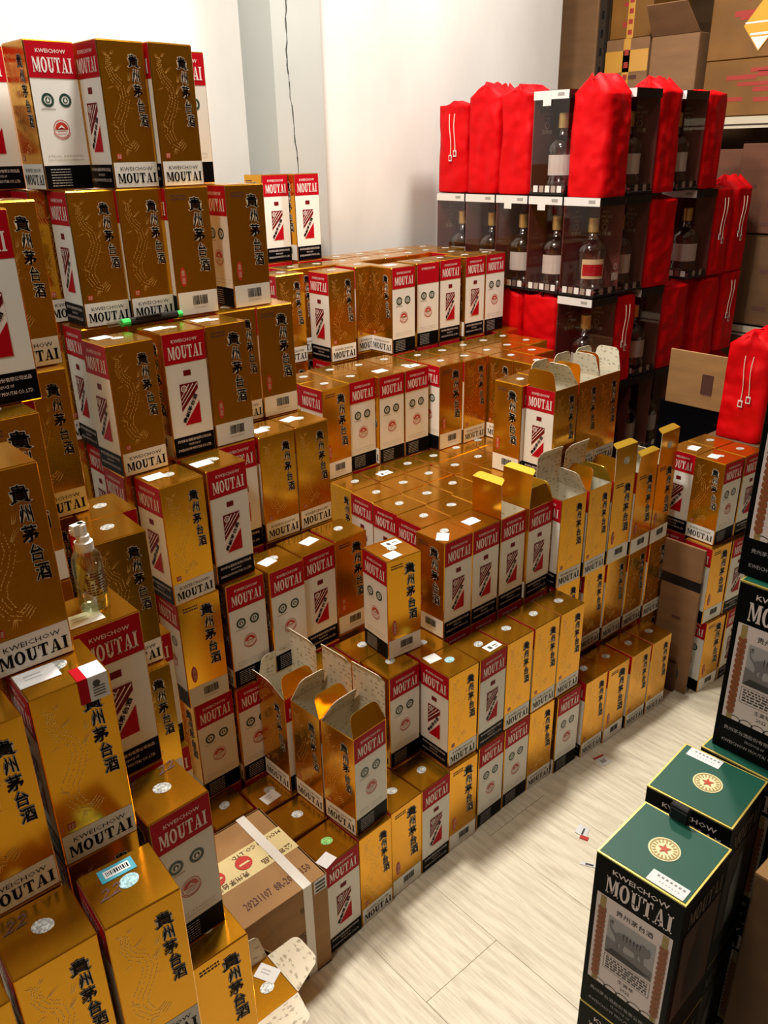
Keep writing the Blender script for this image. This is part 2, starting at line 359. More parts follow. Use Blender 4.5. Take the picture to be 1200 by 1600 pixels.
def panel_B(w, h):
    p = Panel(w, h)
    p.shape(R4(0, 0, 1, .185), PAPER, 0)
    rnd = random.Random(9); u = .36
    while u < .74:
        e = u+rnd.choice((.008, .014, .022)); p.shape(R4(u, .075, e, .15), BLACK, 1); u = e+rnd.choice((.007, .012))
    p.text('6902952 880019', .36, .042, .74, .058, GREY, 1)
    lines(p, .1, .905, .46, .955, 2, INK, 0, 12, .5)
    calligraphy(p, .70, .93, .33, .25)
    p.shape(ell(.18, .31, .075, .08), SEALR, 0); p.text('貴', .14, .315, .22, .365, GOLDPR, 1); p.text('酒', .14, .255, .22, .305, GOLDPR, 1)
    return p
BW = .985; BH = HB*.997
PAN = {k: f(BW, BH).mesh('print_'+k) for k, f in (('L', panel_L), ('S', panel_S), ('D', panel_D), ('B', panel_B))}
PAN['N'] = panel_S(BW, BH, False).mesh('print_N')
PNAME = {'L': 'bottle_label_panel', 'S': 'seal_mark_panel', 'D': 'dragon_panel', 'B': 'barcode_panel', 'N': 'seal_mark_panel'}
LEFT = {'D': 'L', 'S': 'D', 'B': 'S', 'L': 'B', 'N': 'D'}
c = MB(); c.box(0, 0, 0, BW, BW, BH-.012, GOLD); CARTON = c.mesh('carton', bevel=.012)
c = MB(); c.box(.012, .012, BH-.012, BW-.012, BW-.012, BH, GOLD); LID = c.mesh('lid', bevel=.004)
def disc_mesh(name, rx, ry, mt, n=16):
    c = MB(); pts = ell(0, 0, rx, ry, n); vs = [(x, y, 0) for x, y in pts]+[(x, y, .006) for x, y in pts]
    c.faces(vs, [tuple(n+i for i in range(n))]+[(i, (i+1) % n, n+(i+1) % n, n+i) for i in range(n)], mt); return c.mesh(name)
HOLO = {'s': disc_mesh('holo', .135, .11, SILV), 'b': disc_mesh('holo_blue', .135, .11, HOLOB), 'g': disc_mesh('holo_green', .135, .11, HOLOG)}
def sticker_mesh(name, w, h, kind):
    c = MB(); c.box(-w/2, -h/2, 0, w/2, h/2, .008, STICK); z = .0095
    def r(x0, y0, x1, y1, m_): c.poly([(x0, y0, z), (x1, y0, z), (x1, y1, z), (x0, y1, z)], m_)
    if kind == 'text':
        for i in range(2): r(-w*.3, h*(.12-.22*i), w*.12, h*(.2-.22*i), LGREY)
    if kind == 'mark':
        r(-w*.3, -h*.28, -w*.1, h*.2, DGREY); r(w*.02, -h*.05, w*.35, h*.08, DGREY); r(w*.05, -h*.3, w*.3, -h*.2, MGREY)
    if kind == 'bar':
        c.box(-w/2-.06, -h/2-.05, -.001, w/2+.06, h/2+.05, .004, BLUEL); x = -w*.42
        rnd = random.Random(2)
        while x < w*.42: e = x+rnd.choice((.008, .014, .02)); r(x, -h*.3, e, h*.3, BLACK); x = e+.012
    return c.mesh(name)
STK = {'p': sticker_mesh('sticker_plain', .42, .3, 'text'), 'w': sticker_mesh('sticker_blank', .36, .3, ''), 'm': sticker_mesh('sticker_marked', .46, .26, 'mark'), 'bar': sticker_mesh('sticker_barcode', .34, .13, 'bar'), 'l': sticker_mesh('sticker_large', .5, .34, 'text')}
c = MB(); vs, fs = text2d('22', .012); x0, y0, x1, y1 = bounds(vs)
c.faces([((x-x0)/(x1-x0)*.28+.15*(y-y0), (y-y0)/(y1-y0)*.17, .004) for x, y in vs], fs, INK); HAND = c.mesh('handwriting')

# flaps for the opened boxes -------------------------------------------------
def flap_mesh(name, length, taper, tuck, fold, outer=GOLD, inner=LINER, tin=GOLDIN, wd=BW):
    """hinge on the x axis (0..wd), flap runs up z; inner face looks to +y"""
    c = MB(); t = .012; n = 4; r = min(.18, length*.4)
    def outline(l, tp, rr):
        pts = [(0.01, 0), (wd-.01, 0)]
        pts += [(wd-.01-tp-rr+rr*math.sin(a), l-rr+rr*math.cos(a)) for a in [math.pi/2*(1-k/n) for k in range(n+1)]]
        pts += [(.01+tp+rr-rr*math.sin(a), l-rr+rr*math.cos(a)) for a in [math.pi/2*k/n for k in range(n+1)]]
        return pts
    o = outline(length, taper, r if not tuck else .01)
    k = len(o); c.faces([(x, 0, z) for x, z in o], [tuple(range(k))], outer); c.faces([(x, t, z) for x, z in o], [tuple(reversed(range(k)))], inner)
    c.faces([(x, 0, z) for x, z in o]+[(x, t, z) for x, z in o], [((i+1) % k, i, k+i, k+(i+1) % k) for i in range(k)], inner)
    if tuck:
        o = outline(tuck, .03, .12); cs, sn = math.cos(fold), math.sin(fold)
        A = [(x, z*sn, length+z*cs) for x, z in o]; B = [(x, z*sn-t*0+t*cs, length+z*cs-t*sn) for x, z in o]
        c.faces(A, [tuple(range(k))], tin); c.faces(B, [tuple(reversed(range(k)))], tin)
        c.faces(A+B, [((i+1) % k, i, k+i, k+(i+1) % k) for i in range(k)], tin)
    return c.mesh(name)
FLAP = {'lid': flap_mesh('lid_flap', .93, 0.0, .22, 1.1), 'lidl': flap_mesh('lid_liner', .93, 0.0, .22, .5, tin=LINER), 'side': flap_mesh('side_flap', .62, .1, 0, 0), 'gold': flap_mesh('gold_flap', .5, .06, 0, 0, GOLD, GOLDIN), 'low': flap_mesh('low_lid', .5, 0, .2, 1.2)}
c = MB(); t = .02
c.box(0, 0, 0, BW, BW, .02, GOLD)
for (x0, y0, x1, y1) in ((0, 0, BW, t), (0, BW-t, BW, BW), (0, t, t, BW-t), (BW-t, t, BW, BW-t)): c.box(x0, y0, .02, x1, y1, BH, GOLD)
i0 = .021
for q in ([(i0, i0), (BW-i0, i0)], [(BW-i0, i0), (BW-i0, BW-i0)], [(BW-i0, BW-i0), (i0, BW-i0)], [(i0, BW-i0), (i0, i0)]):
    (a, b), (d, e) = q; c.poly([(a, b, .03), (d, e, .03), (d, e, BH+.001), (a, b, BH+.001)], LINER)
OPENC = c.mesh('open_carton')
def add_flap(root, kind, side, ang, name='flap'):
    """side f/r/k/l, ang degrees from flat-outward: 90 upright, more leans inward"""
    o = ob(name, FLAP[kind], root)
    base = {'f': ((0, 0, BH), 0), 'r': ((BW, 0, BH), 90), 'k': ((BW, BW, BH), 180), 'l': ((0, BW, BH), -90)}[side]
    o.location = Vector(base[0])*U
    o.rotation_euler = Matrix.Rotation(math.radians(base[1]), 3, 'Z').to_4x4().to_3x3().to_euler()
    q = Matrix.Rotation(math.radians(base[1]), 3, 'Z') @ Matrix.Rotation(math.radians(90-ang), 3, 'X')
    o.rotation_euler = q.to_euler()
    return o
BOXES = [
 ('r0', 'L', 0, -1.387, -1.463, 0.052), ('r1', 'D', 0, -0.36, -1.386, 0.051), ('r2', 'B', 0, 0.676, -1.285, 0.044), ('r3', 'L', 0, 1.678, -1.236, 0.032),
 ('r4', 'B', 0, 2.673, -1.192, 0.0), ('r5', 'S', 0, 3.773, -1.136, 0.023), ('r6', 'S', 0, 4.813, -1.095, -0.001), ('r7', 'D', 0, 5.829, -1.1, -0.031),
 ('r8', 'S', 0, 6.901, -1.194, -0.032), ('r9', 'D', 0, 8.029, -1.309, -0.028), ('r10', 'B', 0, 9.025, -1.38, -0.016), ('r11', 'D', 0, 10.114, -1.432, -0.017),
 ('r12', 'D', 0, 11.16, -1.467, -0.03), ('A', 'D', 1, 2.697, -1.089, -0.01), ('a1', 'L', 1, 3.717, -1.118, 0.025), ('a2', 'D', 1, 4.751, -1.088, -0.006),
 ('a3', 'D', 1, 5.816, -1.094, -0.009), ('a4', 'D', 1, 6.83, -1.12, -0.018), ('b0', 'D', 1, 7.923, -0.13, -0.064), ('b1', 'D', 1, 9.132, -0.21, -0.017),
 ('b2', 'D', 1, 10.141, -0.282, -0.004), ('b3', 'D', 1, 11.181, -0.316, -0.02), ('b4', 'D', 1, 12.164, -0.398, -0.033), ('e1', 'S', 1, 1.644, -0.179, 0.015),
 ('c8', 'S', 1, -0.341, -1.276, 0.084), ('c8b', 'S', 1, -0.448, -0.258, 0.046), ('c8c', 'S', 1, -0.602, 0.823, 0.029), ('w1', 'S', 1, -2.209, 1.961, 0.018),
 ('w1b', 'S', 1, -1.197, 1.856, 0.0), ('c12', 'L', 2, 3.751, 0.155, 0.007), ('d1', 'L', 2, 4.736, 0.156, -0.002), ('d2', 'L', 2, 5.76, 0.148, 0.008),
 ('d3', 'L', 2, 6.756, 0.071, 0.007), ('d4', 'D', 2, 7.821, -0.166, -0.063), ('d5', 'D', 2, 8.906, -0.26, -0.015), ('d6', 'B', 2, 9.978, -0.298, -0.045),
 ('d7', 'B', 2, 10.998, -0.4, -0.007), ('d8', 'B', 2, 12.022, -0.417, 0.006), ('g1', 'S', 2, 4.268, 4.189, 0.004), ('g2', 'D', 2, 4.156, 3.209, -0.052),
 ('g3', 'D', 2, 4.104, 2.176, -0.008), ('g4', 'D', 2, 4.003, 1.179, -0.039), ('w2', 'B', 2, -2.288, 1.932, -0.014), ('x1', 'S', 2, -1.158, 1.905, 0.006),
 ('x2', 'S', 2, -0.115, 1.793, 0.041), ('x3', 'L', 2, 0.909, 1.946, 0.045), ('x4', 'B', 2, 1.959, 2.049, 0.005), ('B', 'B', 2, 2.141, 0.391, -0.093),
 ('c3', 'S', 2, -5.558, -3.269, 0.04), ('c4', 'D', 2, -6.722, -4.457, -0.06), ('c13', 'S', 2, 13.4, -1.753, -0.079), ('c13x', 'D', 2, 13.528, -0.775, -0.041),
 ('z1', 'B', 1, 13.194, -1.887, -0.096), ('z0', 'B', 0, 13.405, -1.985, -0.093), ('c2', 'D', 3, -2.347, 1.872, 0.056), ('c2b', 'L', 3, -1.235, 2.042, 0.059),
 ('y1', 'L', 3, -0.326, 3.128, -0.0), ('y2', 'D', 3, 0.739, 3.103, 0.004), ('y3', 'D', 3, 1.763, 3.118, 0.031), ('c11', 'B', 3, 4.196, 5.258, 0.042),
 ('h1', 'S', 3, 5.211, 5.373, 0.025), ('h2', 'S', 3, 6.196, 5.239, -0.0), ('h3', 'S', 3, 7.195, 5.223, 0.011), ('h4', 'B', 3, 8.325, 4.897, -0.016),
 ('h5', 'D', 3, 9.319, 4.828, -0.005), ('h7', 'S', 3, 10.394, 3.863, -0.0), ('m1', 'L', 3, 8.349, 1.783, 0.006), ('n1', 'D', 3, 8.512, 0.797, 0.008),
 ('n2', 'D', 3, 9.634, 0.861, 0.031), ('n3', 'D', 3, 10.639, 0.907, 0.0), ('c6', 'D', 3, -6.677, -3.211, -0.033), ('c1', 'D', 4, -2.581, 2.846, 0.045),
 ('c1b', 'L', 4, -1.334, 3.096, 0.017), ('c1c', 'B', 4, -0.286, 3.164, 0.016), ('c1e', 'B', 4, 1.697, 4.25, -0.004), ('c10', 'D', 4, 6.358, 7.567, 0.0),
 ('i0', 'D', 4, 5.025, 8.306, -0.008), ('i2', 'D', 4, 7.777, 8.039, 0.013), ('i4', 'S', 4, 8.383, 7.062, 0.005), ('i5', 'S', 4, 9.6, 7.234, -0.007),
 ('i6', 'L', 4, 10.673, 7.286, 0.004), ('i7', 'L', 4, 11.843, 7.252, 0.02), ('i9', 'S', 4, 12.831, 7.241, 0.012), ('c9', 'D', 5, -2.106, 4.746, -0.007),
 ('c9b', 'D', 5, -1.115, 4.66, 0.0), ('c9c', 'B', 5, -0.132, 4.489, -0.012), ('c9d', 'B', 5, 1.26, 4.443, 0.009), ('j1', 'L', 5, 6.501, 10.91, -0.006),
 ('j2', 'L', 5, 7.501, 10.61, 0.011), ('o1', 'S', 6, -2.186, 5.43, 0.049), ('o2', 'D', 6, -1.099, 4.676, 0.05), ('o3', 'D', 6, -0.077, 4.595, 0.083),
 ('o4', 'S', 6, 0.793, 5.704, -0.0), ('o0', 'L', 6, -3.11, 6.706, 0.0), ('q1', 'D', 5, -4.664, 2.048, 0.0), ('q2', 'D', 4, -4.747, 1.789, 0.0),
 ('s1', 'L', 5, -5.768, 0.082, 0.0), ('c5', 'D', 4, -6.822, -2.538, 0.0), ('t1', 'B', 4, -6.052, -0.528, -0.0), ('t2', 'D', 3, -4.395, 0.354, -0.035),
 ('t3', 'S', 3, -4.069, 1.328, 0.0), ('u1', 'L', 3, -5.724, -2.152, 0.012), ('v1', 'L', 2, -3.853, 1.119, -0.0), ('e2', 'B', 1, -5.435, -3.666, -0.011),
 ('c4b', 'D', 2, -7.785, -4.401, -0.031), ('c4c', 'D', 2, -8.859, -4.599, 0.0), ('c6b', 'D', 3, -7.807, -3.398, 0.0), ('v2', 'L', 1, -3.862, 0.945, 0.0),
 ('c9L', 'D', 5, -2.45, 5.8, 0.0), ('i8', 'D', 4, 12.2, 8.257, 0.0), ('i2b', 'D', 4, 7.987, 9.05, 0.0), ('c1d', 'D', 4, 0.713, 4.3, 0.0),
 ('ib0', 'D', 4, 6.017, 9.15, 0.0), ('ib1', 'D', 4, 7.002, 9.15, 0.0), ('ib2', 'D', 4, 8.972, 9.1, 0.0), ('ib3', 'D', 4, 9.957, 9.1, 0.0),
 ('ib4', 'D', 4, 10.942, 9.1, 0.0), ('ib5', 'D', 4, 11.927, 9.245, 0.0), ('ib6', 'D', 4, 12.912, 9.242, 0.0), ('ic0', 'D', 4, 8.6, 10.15, 0.0),
 ('ic1', 'D', 4, 9.62, 10.15, 0.0), ('ic2', 'D', 4, 10.64, 10.15, 0.0), ('ic3', 'D', 4, 11.66, 10.245, 0.0), ('ic4', 'D', 4, 12.737, 10.23, 0.0),
 ('p01', 'D', 2, 5.026, 1.16, 0.0), ('p02', 'D', 2, 6.05, 1.188, 0.0), ('p11', 'D', 2, 5.125, 2.173, 0.0), ('p12', 'D', 2, 6.15, 2.208, 0.0),
 ('p13', 'D', 2, 7.175, 2.15, 0.0), ('p14', 'D', 2, 8.2, 2.178, 0.0), ('p21', 'D', 2, 5.191, 3.192, 0.0), ('p22', 'D', 2, 6.21, 3.212, 0.0),
 ('p23', 'D', 2, 7.235, 3.162, 0.0), ('p24', 'D', 2, 8.26, 3.182, 0.0), ('p25', 'D', 2, 9.285, 3.212, 0.0), ('p31', 'D', 2, 5.295, 4.198, 0.0),
 ('p32', 'D', 2, 6.32, 4.22, 0.0), ('p33', 'D', 2, 7.345, 4.168, 0.0), ('p34', 'D', 2, 8.37, 4.198, 0.0), ('p35', 'D', 2, 9.395, 4.22, 0.0),
 ('m2', 'L', 3, 9.399, 1.876, 0.0), ('h8', 'S', 3, 10.42, 2.878, 0.0), ('k0', 'D', 3, 8.35, 5.92, 0.0), ('k1', 'D', 3, 9.37, 5.85, 0.0),
 ('k2', 'D', 3, 10.4, 4.87, 0.0), ('k3', 'D', 3, 11.42, 4.9, 0.0), ('k4', 'D', 3, 11.42, 3.87, 0.0), ('k5', 'D', 3, 12.44, 4.948, 0.0),
 ('k6', 'D', 3, 12.4, 5.933, 0.0), ('k7', 'D', 3, 11.4, 5.92, 0.0), ('k8', 'D', 3, 10.4, 5.9, 0.0), ('k9', 'D', 3, 13.3, 6.918, 0.0),
 ('kk0', 'D', 3, 4.201, 6.284, 0.0), ('kk1', 'D', 3, 5.248, 6.4, 0.0), ('kk2', 'D', 3, 6.232, 6.26, 0.0), ('kk3', 'D', 3, 7.25, 6.25, 0.0),
 ('l0', 'D', 1, 0.55, 0.85, 0.0), ('l1', 'D', 1, 1.6, 0.83, 0.0), ('l3', 'D', 1, 2.74, -0.105, 0.0), ('fl0', 'D', 0, -1.42, -0.36, 0.0),
 ('fl1', 'D', 0, -0.38, -0.352, 0.0), ('fl2', 'D', 0, 0.66, -0.258, 0.0), ('fl3', 'D', 0, 1.68, -0.22, 0.0), ('fl4', 'D', 0, 2.7, -0.17, 0.0),
 ('fl5', 'D', 0, -1.45, 0.72, 0.0), ('fl6', 'D', 0, -2.5, 1.0, 0.0), ('fl7', 'D', 0, -0.4, 0.68, 0.0), ('c13r', 'L', 2, 14.44, -1.85, -0.08),
 ('c13y', 'D', 2, 14.55, -0.83, -0.06), ('z1r', 'L', 1, 14.24, -2.0, -0.1), ('z_f1', 'L', 5, -3.11, 6.856, 0.0), ('z_f2', 'D', 4, -2.242, 4.746, 0.0),
 ('z_f3', 'D', 4, -1.257, 4.66, 0.0), ('z_f4', 'B', 4, -0.272, 4.489, 0.0), ('z_f5', 'L', 4, 6.501, 10.91, 0.0), ('z_f6', 'L', 4, 7.501, 10.61, 0.0),
 ('z_f7', 'L', 4, -5.768, 0.457, 0.0), ('z_f8', 'D', 4, -2.45, 5.8, 0.0), ('z_f11', 'D', 3, -2.581, 2.921, 0.0), ('z_f12', 'L', 3, -1.334, 3.096, 0.0),
 ('z_f13', 'B', 3, 1.781, 4.25, 0.0), ('z_f14', 'D', 3, 6.358, 7.567, 0.0), ('z_f15', 'D', 3, 5.025, 8.306, 0.0), ('z_f16', 'D', 3, 7.777, 8.043, 0.0),
 ('z_f17', 'S', 3, 8.383, 7.058, 0.0), ('z_f18', 'S', 3, 9.6, 7.234, 0.0), ('z_f19', 'L', 3, 10.673, 7.286, 0.0), ('z_f20', 'L', 3, 11.843, 7.204, 0.0),
 ('z_f22', 'D', 3, -5.054, 1.789, 0.0), ('z_f23', 'D', 3, -6.822, -2.226, 0.0), ('z_f24', 'B', 3, -6.052, -0.528, 0.0), ('z_f26', 'D', 3, 0.796, 4.3, 0.0),
 ('z_f27', 'D', 3, 6.017, 9.15, 0.0), ('z_f39', 'D', 3, -2.159, 4.746, 0.0), ('z_f45', 'D', 3, -2.45, 5.8, 0.0), ('z_f48', 'L', 2, -0.326, 3.128, 0.0),
 ('z_f49', 'D', 2, 0.739, 3.103, 0.0), ('z_f50', 'D', 2, 1.763, 3.118, 0.0), ('z_f51', 'B', 2, 4.196, 5.258, 0.0), ('z_f52', 'S', 2, 5.211, 5.373, 0.0),
 ('z_f53', 'S', 2, 6.196, 5.239, 0.0), ('z_f54', 'S', 2, 7.195, 5.223, 0.0), ('z_f55', 'B', 2, 8.325, 5.197, 0.0), ('z_f60', 'D', 2, -6.677, -3.217, 0.0),
 ('z_f61', 'D', 2, -4.395, 0.134, 0.0), ('z_f62', 'L', 2, -5.724, -2.152, 0.0), ('z_f63', 'D', 2, -7.807, -3.398, 0.0), ('z_f82', 'D', 2, -2.581, 2.921, 0.0),
 ('z_f119', 'L', 1, 3.751, 0.155, 0.0), ('z_f120', 'L', 1, 4.736, 0.156, 0.0), ('z_f121', 'L', 1, 5.76, 0.148, 0.0), ('z_f122', 'L', 1, 6.756, 0.071, 0.0),
 ('z_f128', 'L', 1, 0.909, 1.946, 0.0), ('z_f129', 'B', 1, 1.959, 2.049, 0.0), ('z_f131', 'D', 1, 13.528, -0.775, 0.0), ('z_f225', 'D', 0, 9.132, -0.21, 0.0),
 ('z_f226', 'D', 0, 10.141, -0.282, 0.0), ('z_f227', 'D', 0, 11.18, -0.316, 0.0), ('z_f228', 'D', 0, 12.165, -0.398, 0.0), ('z_f229', 'S', 0, -2.209, 1.985, 0.0),
 ('z_f230', 'S', 0, -1.197, 1.856, 0.0), ('z_f235', 'L', 0, 14.54, -2.075, 0.0)]
CORE = [(7.075, 1.13, 2), (8.1, 1.16, 2), (10.42, 1.893, 3), (13.3, 7.95, 3), (2.66, 0.88, 1), (0.64, 0.76, 0), (0.793, 5.704, 5), (0.793, 5.704, 4), (-3.11, 6.856, 4), (12.231, 8.189, 3), (7.987, 9.05, 3), (7.002, 9.15, 3), (8.972, 9.1, 3), (9.957, 9.1, 3), (10.942, 9.1, 3), (11.927, 9.245, 3), (12.912, 9.242, 3), (8.6, 10.15, 3), (9.62, 10.15, 3), (10.64, 10.15, 3), (11.66, 10.245, 3), (12.737, 10.23, 3), (-1.174, 4.66, 3), (-0.189, 4.489, 3), (6.501, 10.91, 3), (7.501, 10.61, 3), (-5.768, 0.457, 3), (0.793, 5.704, 3), (-3.11, 6.856, 3), (9.319, 5.205, 2), (10.394, 3.863, 2), (9.112, 0.797, 2), (10.134, 0.861, 2), (9.399, 1.876, 2), (10.42, 1.893, 2), (10.42, 2.878, 2), (8.35, 6.22, 2), (9.37, 6.225, 2), (10.4, 4.87, 2), (11.42, 4.9, 2), (11.42, 3.87, 2), (12.44, 4.948, 2), (12.4, 5.933, 2), (11.4, 5.92, 2), (10.4, 5.9, 2), (13.3, 6.918, 2), (13.3, 7.95, 2), (4.201, 6.284, 2), (5.248, 6.4, 2), (6.232, 6.26, 2), (7.25, 6.25, 2), (-1.334, 3.096, 2), (1.781, 4.25, 2), (6.358, 7.567, 2), (5.025, 8.306, 2), (7.777, 8.039, 2), (8.783, 7.212, 2), (9.794, 7.234, 2), (10.779, 7.286, 2), (11.843, 7.252, 2), (12.231, 8.275, 2), (-5.047, 1.789, 2), (-6.822, -2.232, 2), (-6.052, -0.528, 2), (7.987, 9.05, 2), (0.796, 4.3, 2), (6.017, 9.15, 2), (7.002, 9.15, 2), (8.972, 9.1, 2), (9.957, 9.1, 2), (10.942, 9.1, 2), (11.927, 9.26, 2), (12.912, 9.317, 2), (8.6, 10.15, 2), (9.62, 10.15, 2), (10.64, 10.15, 2), (11.66, 10.245, 2), (12.737, 10.305, 2), (-2.159, 4.746, 2), (-1.174, 4.66, 2), (-0.189, 4.489, 2), (6.501, 10.91, 2), (7.501, 10.61, 2), (-5.768, 0.457, 2), (-2.45, 5.8, 2), (0.793, 5.704, 2), (-3.11, 6.856, 2), (4.268, 4.192, 1), (4.156, 3.207, 1), (4.104, 2.176, 1), (4.003, 1.179, 1), (-0.115, 1.868, 1), (-6.722, -4.457, 1), (-7.785, -4.401, 1), (-8.859, -4.599, 1), (5.026, 1.16, 1), (6.05, 1.188, 1), (7.075, 1.13, 1), (8.1, 1.16, 1), (5.125, 2.173, 1), (6.15, 2.208, 1), (7.175, 2.15, 1), (8.2, 2.178, 1), (5.191, 3.192, 1), (6.21, 3.212, 1), (7.235, 3.162, 1), (8.26, 3.182, 1), (9.285, 3.212, 1), (5.295, 4.198, 1), (6.32, 4.22, 1), (7.345, 4.168, 1), (8.37, 4.198, 1), (9.395, 4.219, 1), (14.55, -0.83, 1), (-0.326, 3.128, 1), (0.739, 3.103, 1), (1.763, 3.118, 1), (4.196, 5.258, 1), (5.211, 5.373, 1), (6.196, 5.239, 1), (7.195, 5.223, 1), (8.325, 5.197, 1), (9.319, 5.204, 1), (10.394, 3.863, 1), (9.112, 0.797, 1), (10.134, 0.861, 1), (-6.677, -3.217, 1), (-4.395, -0.04, 1), (-5.724, -2.152, 1), (-7.807, -3.398, 1), (9.399, 1.876, 1), (10.42, 1.893, 1), (10.42, 2.878, 1), (8.35, 6.22, 1), (9.37, 6.225, 1), (10.4, 4.87, 1), (11.42, 4.9, 1), (11.42, 3.87, 1), (12.44, 4.948, 1), (12.4, 5.933, 1), (11.4, 5.92, 1), (10.4, 5.9, 1), (13.3, 6.918, 1), (13.3, 7.95, 1), (4.201, 6.284, 1), (5.248, 6.4, 1), (6.232, 6.26, 1), (7.25, 6.25, 1), (-2.581, 2.996, 1), (-1.334, 3.096, 1), (1.781, 4.25, 1), (6.358, 7.567, 1), (5.025, 8.306, 1), (7.777, 8.039, 1), (8.783, 7.212, 1), (9.794, 7.234, 1), (10.779, 7.286, 1), (11.843, 7.252, 1), (12.231, 8.275, 1), (-5.047, 1.789, 1), (-6.822, -2.232, 1), (-6.052, -0.528, 1), (7.987, 9.05, 1), (0.796, 4.3, 1), (6.017, 9.15, 1), (7.002, 9.15, 1), (8.972, 9.1, 1), (9.957, 9.1, 1), (10.942, 9.1, 1), (11.927, 9.26, 1), (12.912, 9.317, 1), (8.6, 10.15, 1), (9.62, 10.15, 1), (10.64, 10.15, 1), (11.66, 10.245, 1), (12.737, 10.305, 1), (-2.159, 4.746, 1), (-1.174, 4.66, 1), (-0.189, 4.489, 1), (6.501, 10.91, 1), (7.501, 10.61, 1), (-5.768, 0.457, 1), (-2.45, 5.8, 1), (0.793, 5.704, 1), (-3.11, 6.856, 1), (7.923, -0.13, 0), (-5.435, -3.666, 0), (-3.862, 1.02, 0), (1.625, 0.83, 0), (2.66, 0.88, 0), (3.751, 0.155, 0), (4.736, 0.156, 0), (5.76, 0.148, 0), (6.756, 0.071, 0), (4.268, 4.192, 0), (4.156, 3.207, 0), (4.104, 2.176, 0), (4.003, 1.179, 0), (-0.115, 1.868, 0), (0.909, 1.946, 0), (1.959, 2.049, 0), (-6.722, -4.457, 0), (13.528, -0.775, 0), (-7.785, -4.401, 0), (-8.859, -4.599, 0), (5.026, 1.16, 0), (6.05, 1.188, 0), (7.075, 1.13, 0), (8.1, 1.16, 0), (5.125, 2.173, 0), (6.15, 2.208, 0), (7.175, 2.15, 0), (8.2, 2.178, 0), (5.191, 3.192, 0), (6.21, 3.212, 0), (7.235, 3.162, 0), (8.26, 3.182, 0), (9.285, 3.212, 0), (5.295, 4.198, 0), (6.32, 4.22, 0), (7.345, 4.168, 0), (8.37, 4.198, 0), (9.395, 4.219, 0), (14.55, -0.83, 0), (-0.326, 3.128, 0), (0.739, 3.103, 0), (1.763, 3.118, 0), (4.196, 5.258, 0), (5.211, 5.373, 0), (6.196, 5.239, 0), (7.195, 5.223, 0), (8.325, 5.197, 0), (9.319, 5.204, 0), (10.394, 3.863, 0), (9.112, 0.797, 0), (10.134, 0.861, 0), (-6.677, -3.217, 0), (-5.724, -2.152, 0), (-7.807, -3.398, 0), (9.399, 1.876, 0), (10.42, 1.893, 0), (10.42, 2.878, 0), (8.35, 6.22, 0), (9.37, 6.225, 0), (10.4, 4.87, 0), (11.42, 4.9, 0), (11.42, 3.87, 0), (12.44, 4.948, 0), (12.4, 5.933, 0), (11.4, 5.92, 0), (10.4, 5.9, 0), (13.3, 6.918, 0), (13.3, 7.95, 0), (4.201, 6.284, 0), (5.248, 6.4, 0), (6.232, 6.26, 0), (7.25, 6.25, 0), (-2.581, 2.996, 0), (-1.334, 3.096, 0), (1.781, 4.25, 0), (6.358, 7.567, 0), (5.025, 8.306, 0), (7.777, 8.039, 0), (8.783, 7.212, 0), (9.794, 7.234, 0), (10.779, 7.286, 0), (11.843, 7.252, 0), (12.231, 8.275, 0), (-5.047, 1.789, 0), (-6.822, -2.232, 0), (-6.052, -0.528, 0), (7.987, 9.05, 0), (0.796, 4.3, 0), (6.017, 9.15, 0), (7.002, 9.15, 0), (8.972, 9.1, 0), (9.957, 9.1, 0), (10.942, 9.1, 0), (11.927, 9.26, 0), (12.912, 9.317, 0), (8.6, 10.15, 0), (9.62, 10.15, 0), (10.64, 10.15, 0), (11.66, 10.245, 0), (12.737, 10.305, 0), (-2.159, 4.746, 0), (-1.174, 4.66, 0), (-0.189, 4.489, 0), (6.501, 10.91, 0), (7.501, 10.61, 0), (-5.768, 0.457, 0), (-2.45, 5.8, 0), (0.793, 5.704, 0), (-3.11, 6.856, 0)]
# ---------------------------------------------------------------- room
fl = MB(); fl.box(-16, -20, -.35, 34, 15, -.06, mat('subfloor', (0.08, 0.06, 0.04), 0.8)); floor = struct(ob('floor', fl.mesh('floor')))
pk = {}
for i in range(-7, 16):
    x0 = -.56 + 2.21*i; off = {0: -3.7, 1: -8.2, 2: -1.55, 3: -6.4, -1: -7.2}.get(i, -3-(i*5.3) % 13)
    y = off - 13
    while y < 15:
        a, b = max(y, -20), min(y+13, 15)
        if b-a > .5:
            k = round(b-a, 2)
            if k not in pk: c = MB(); c.box(.004, .004, -.06, 2.206, k-.004, 0, PLANK); pk[k] = c.mesh('plank', bevel=.006)
            ob('plank', pk[k], floor, (x0, a, 0))
        y += 13
c = MB(); c.box(-16, 13.8, 0, 8.2, 14.8, 30, WALL); struct(ob('wall_left', c.mesh('wall_left')))
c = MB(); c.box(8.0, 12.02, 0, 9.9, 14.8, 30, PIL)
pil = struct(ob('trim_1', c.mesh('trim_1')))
rnd = random.Random(4); pts = []; z = 12.5
while z < 30: pts.append((8.62+.09*math.sin(z*.9)+rnd.uniform(-.03, .03), 12.02, z)); z += .22
c = MB()
for a, b in zip(pts, pts[1:]):
    w1, w2 = rnd.uniform(.008, .03), rnd.uniform(.008, .03); c.poly([(a[0]-w1, 12.013, a[2]), (a[0]+w1, 12.013, a[2]), (b[0]+w2, 12.013, b[2]), (b[0]-w2, 12.013, b[2])], CRACK)
ob('crack', c.mesh('crack'), pil)
c = MB(); c.box(9.9, 12.6, 0, 23.05, 14.8, 30, WALL); struct(ob('wall_back', c.mesh('wall_back')))
c = MB(); c.box(34, -20, 0, 34.5, 15, 30, CARDD); struct(ob('wall_right', c.mesh('wall_right')))
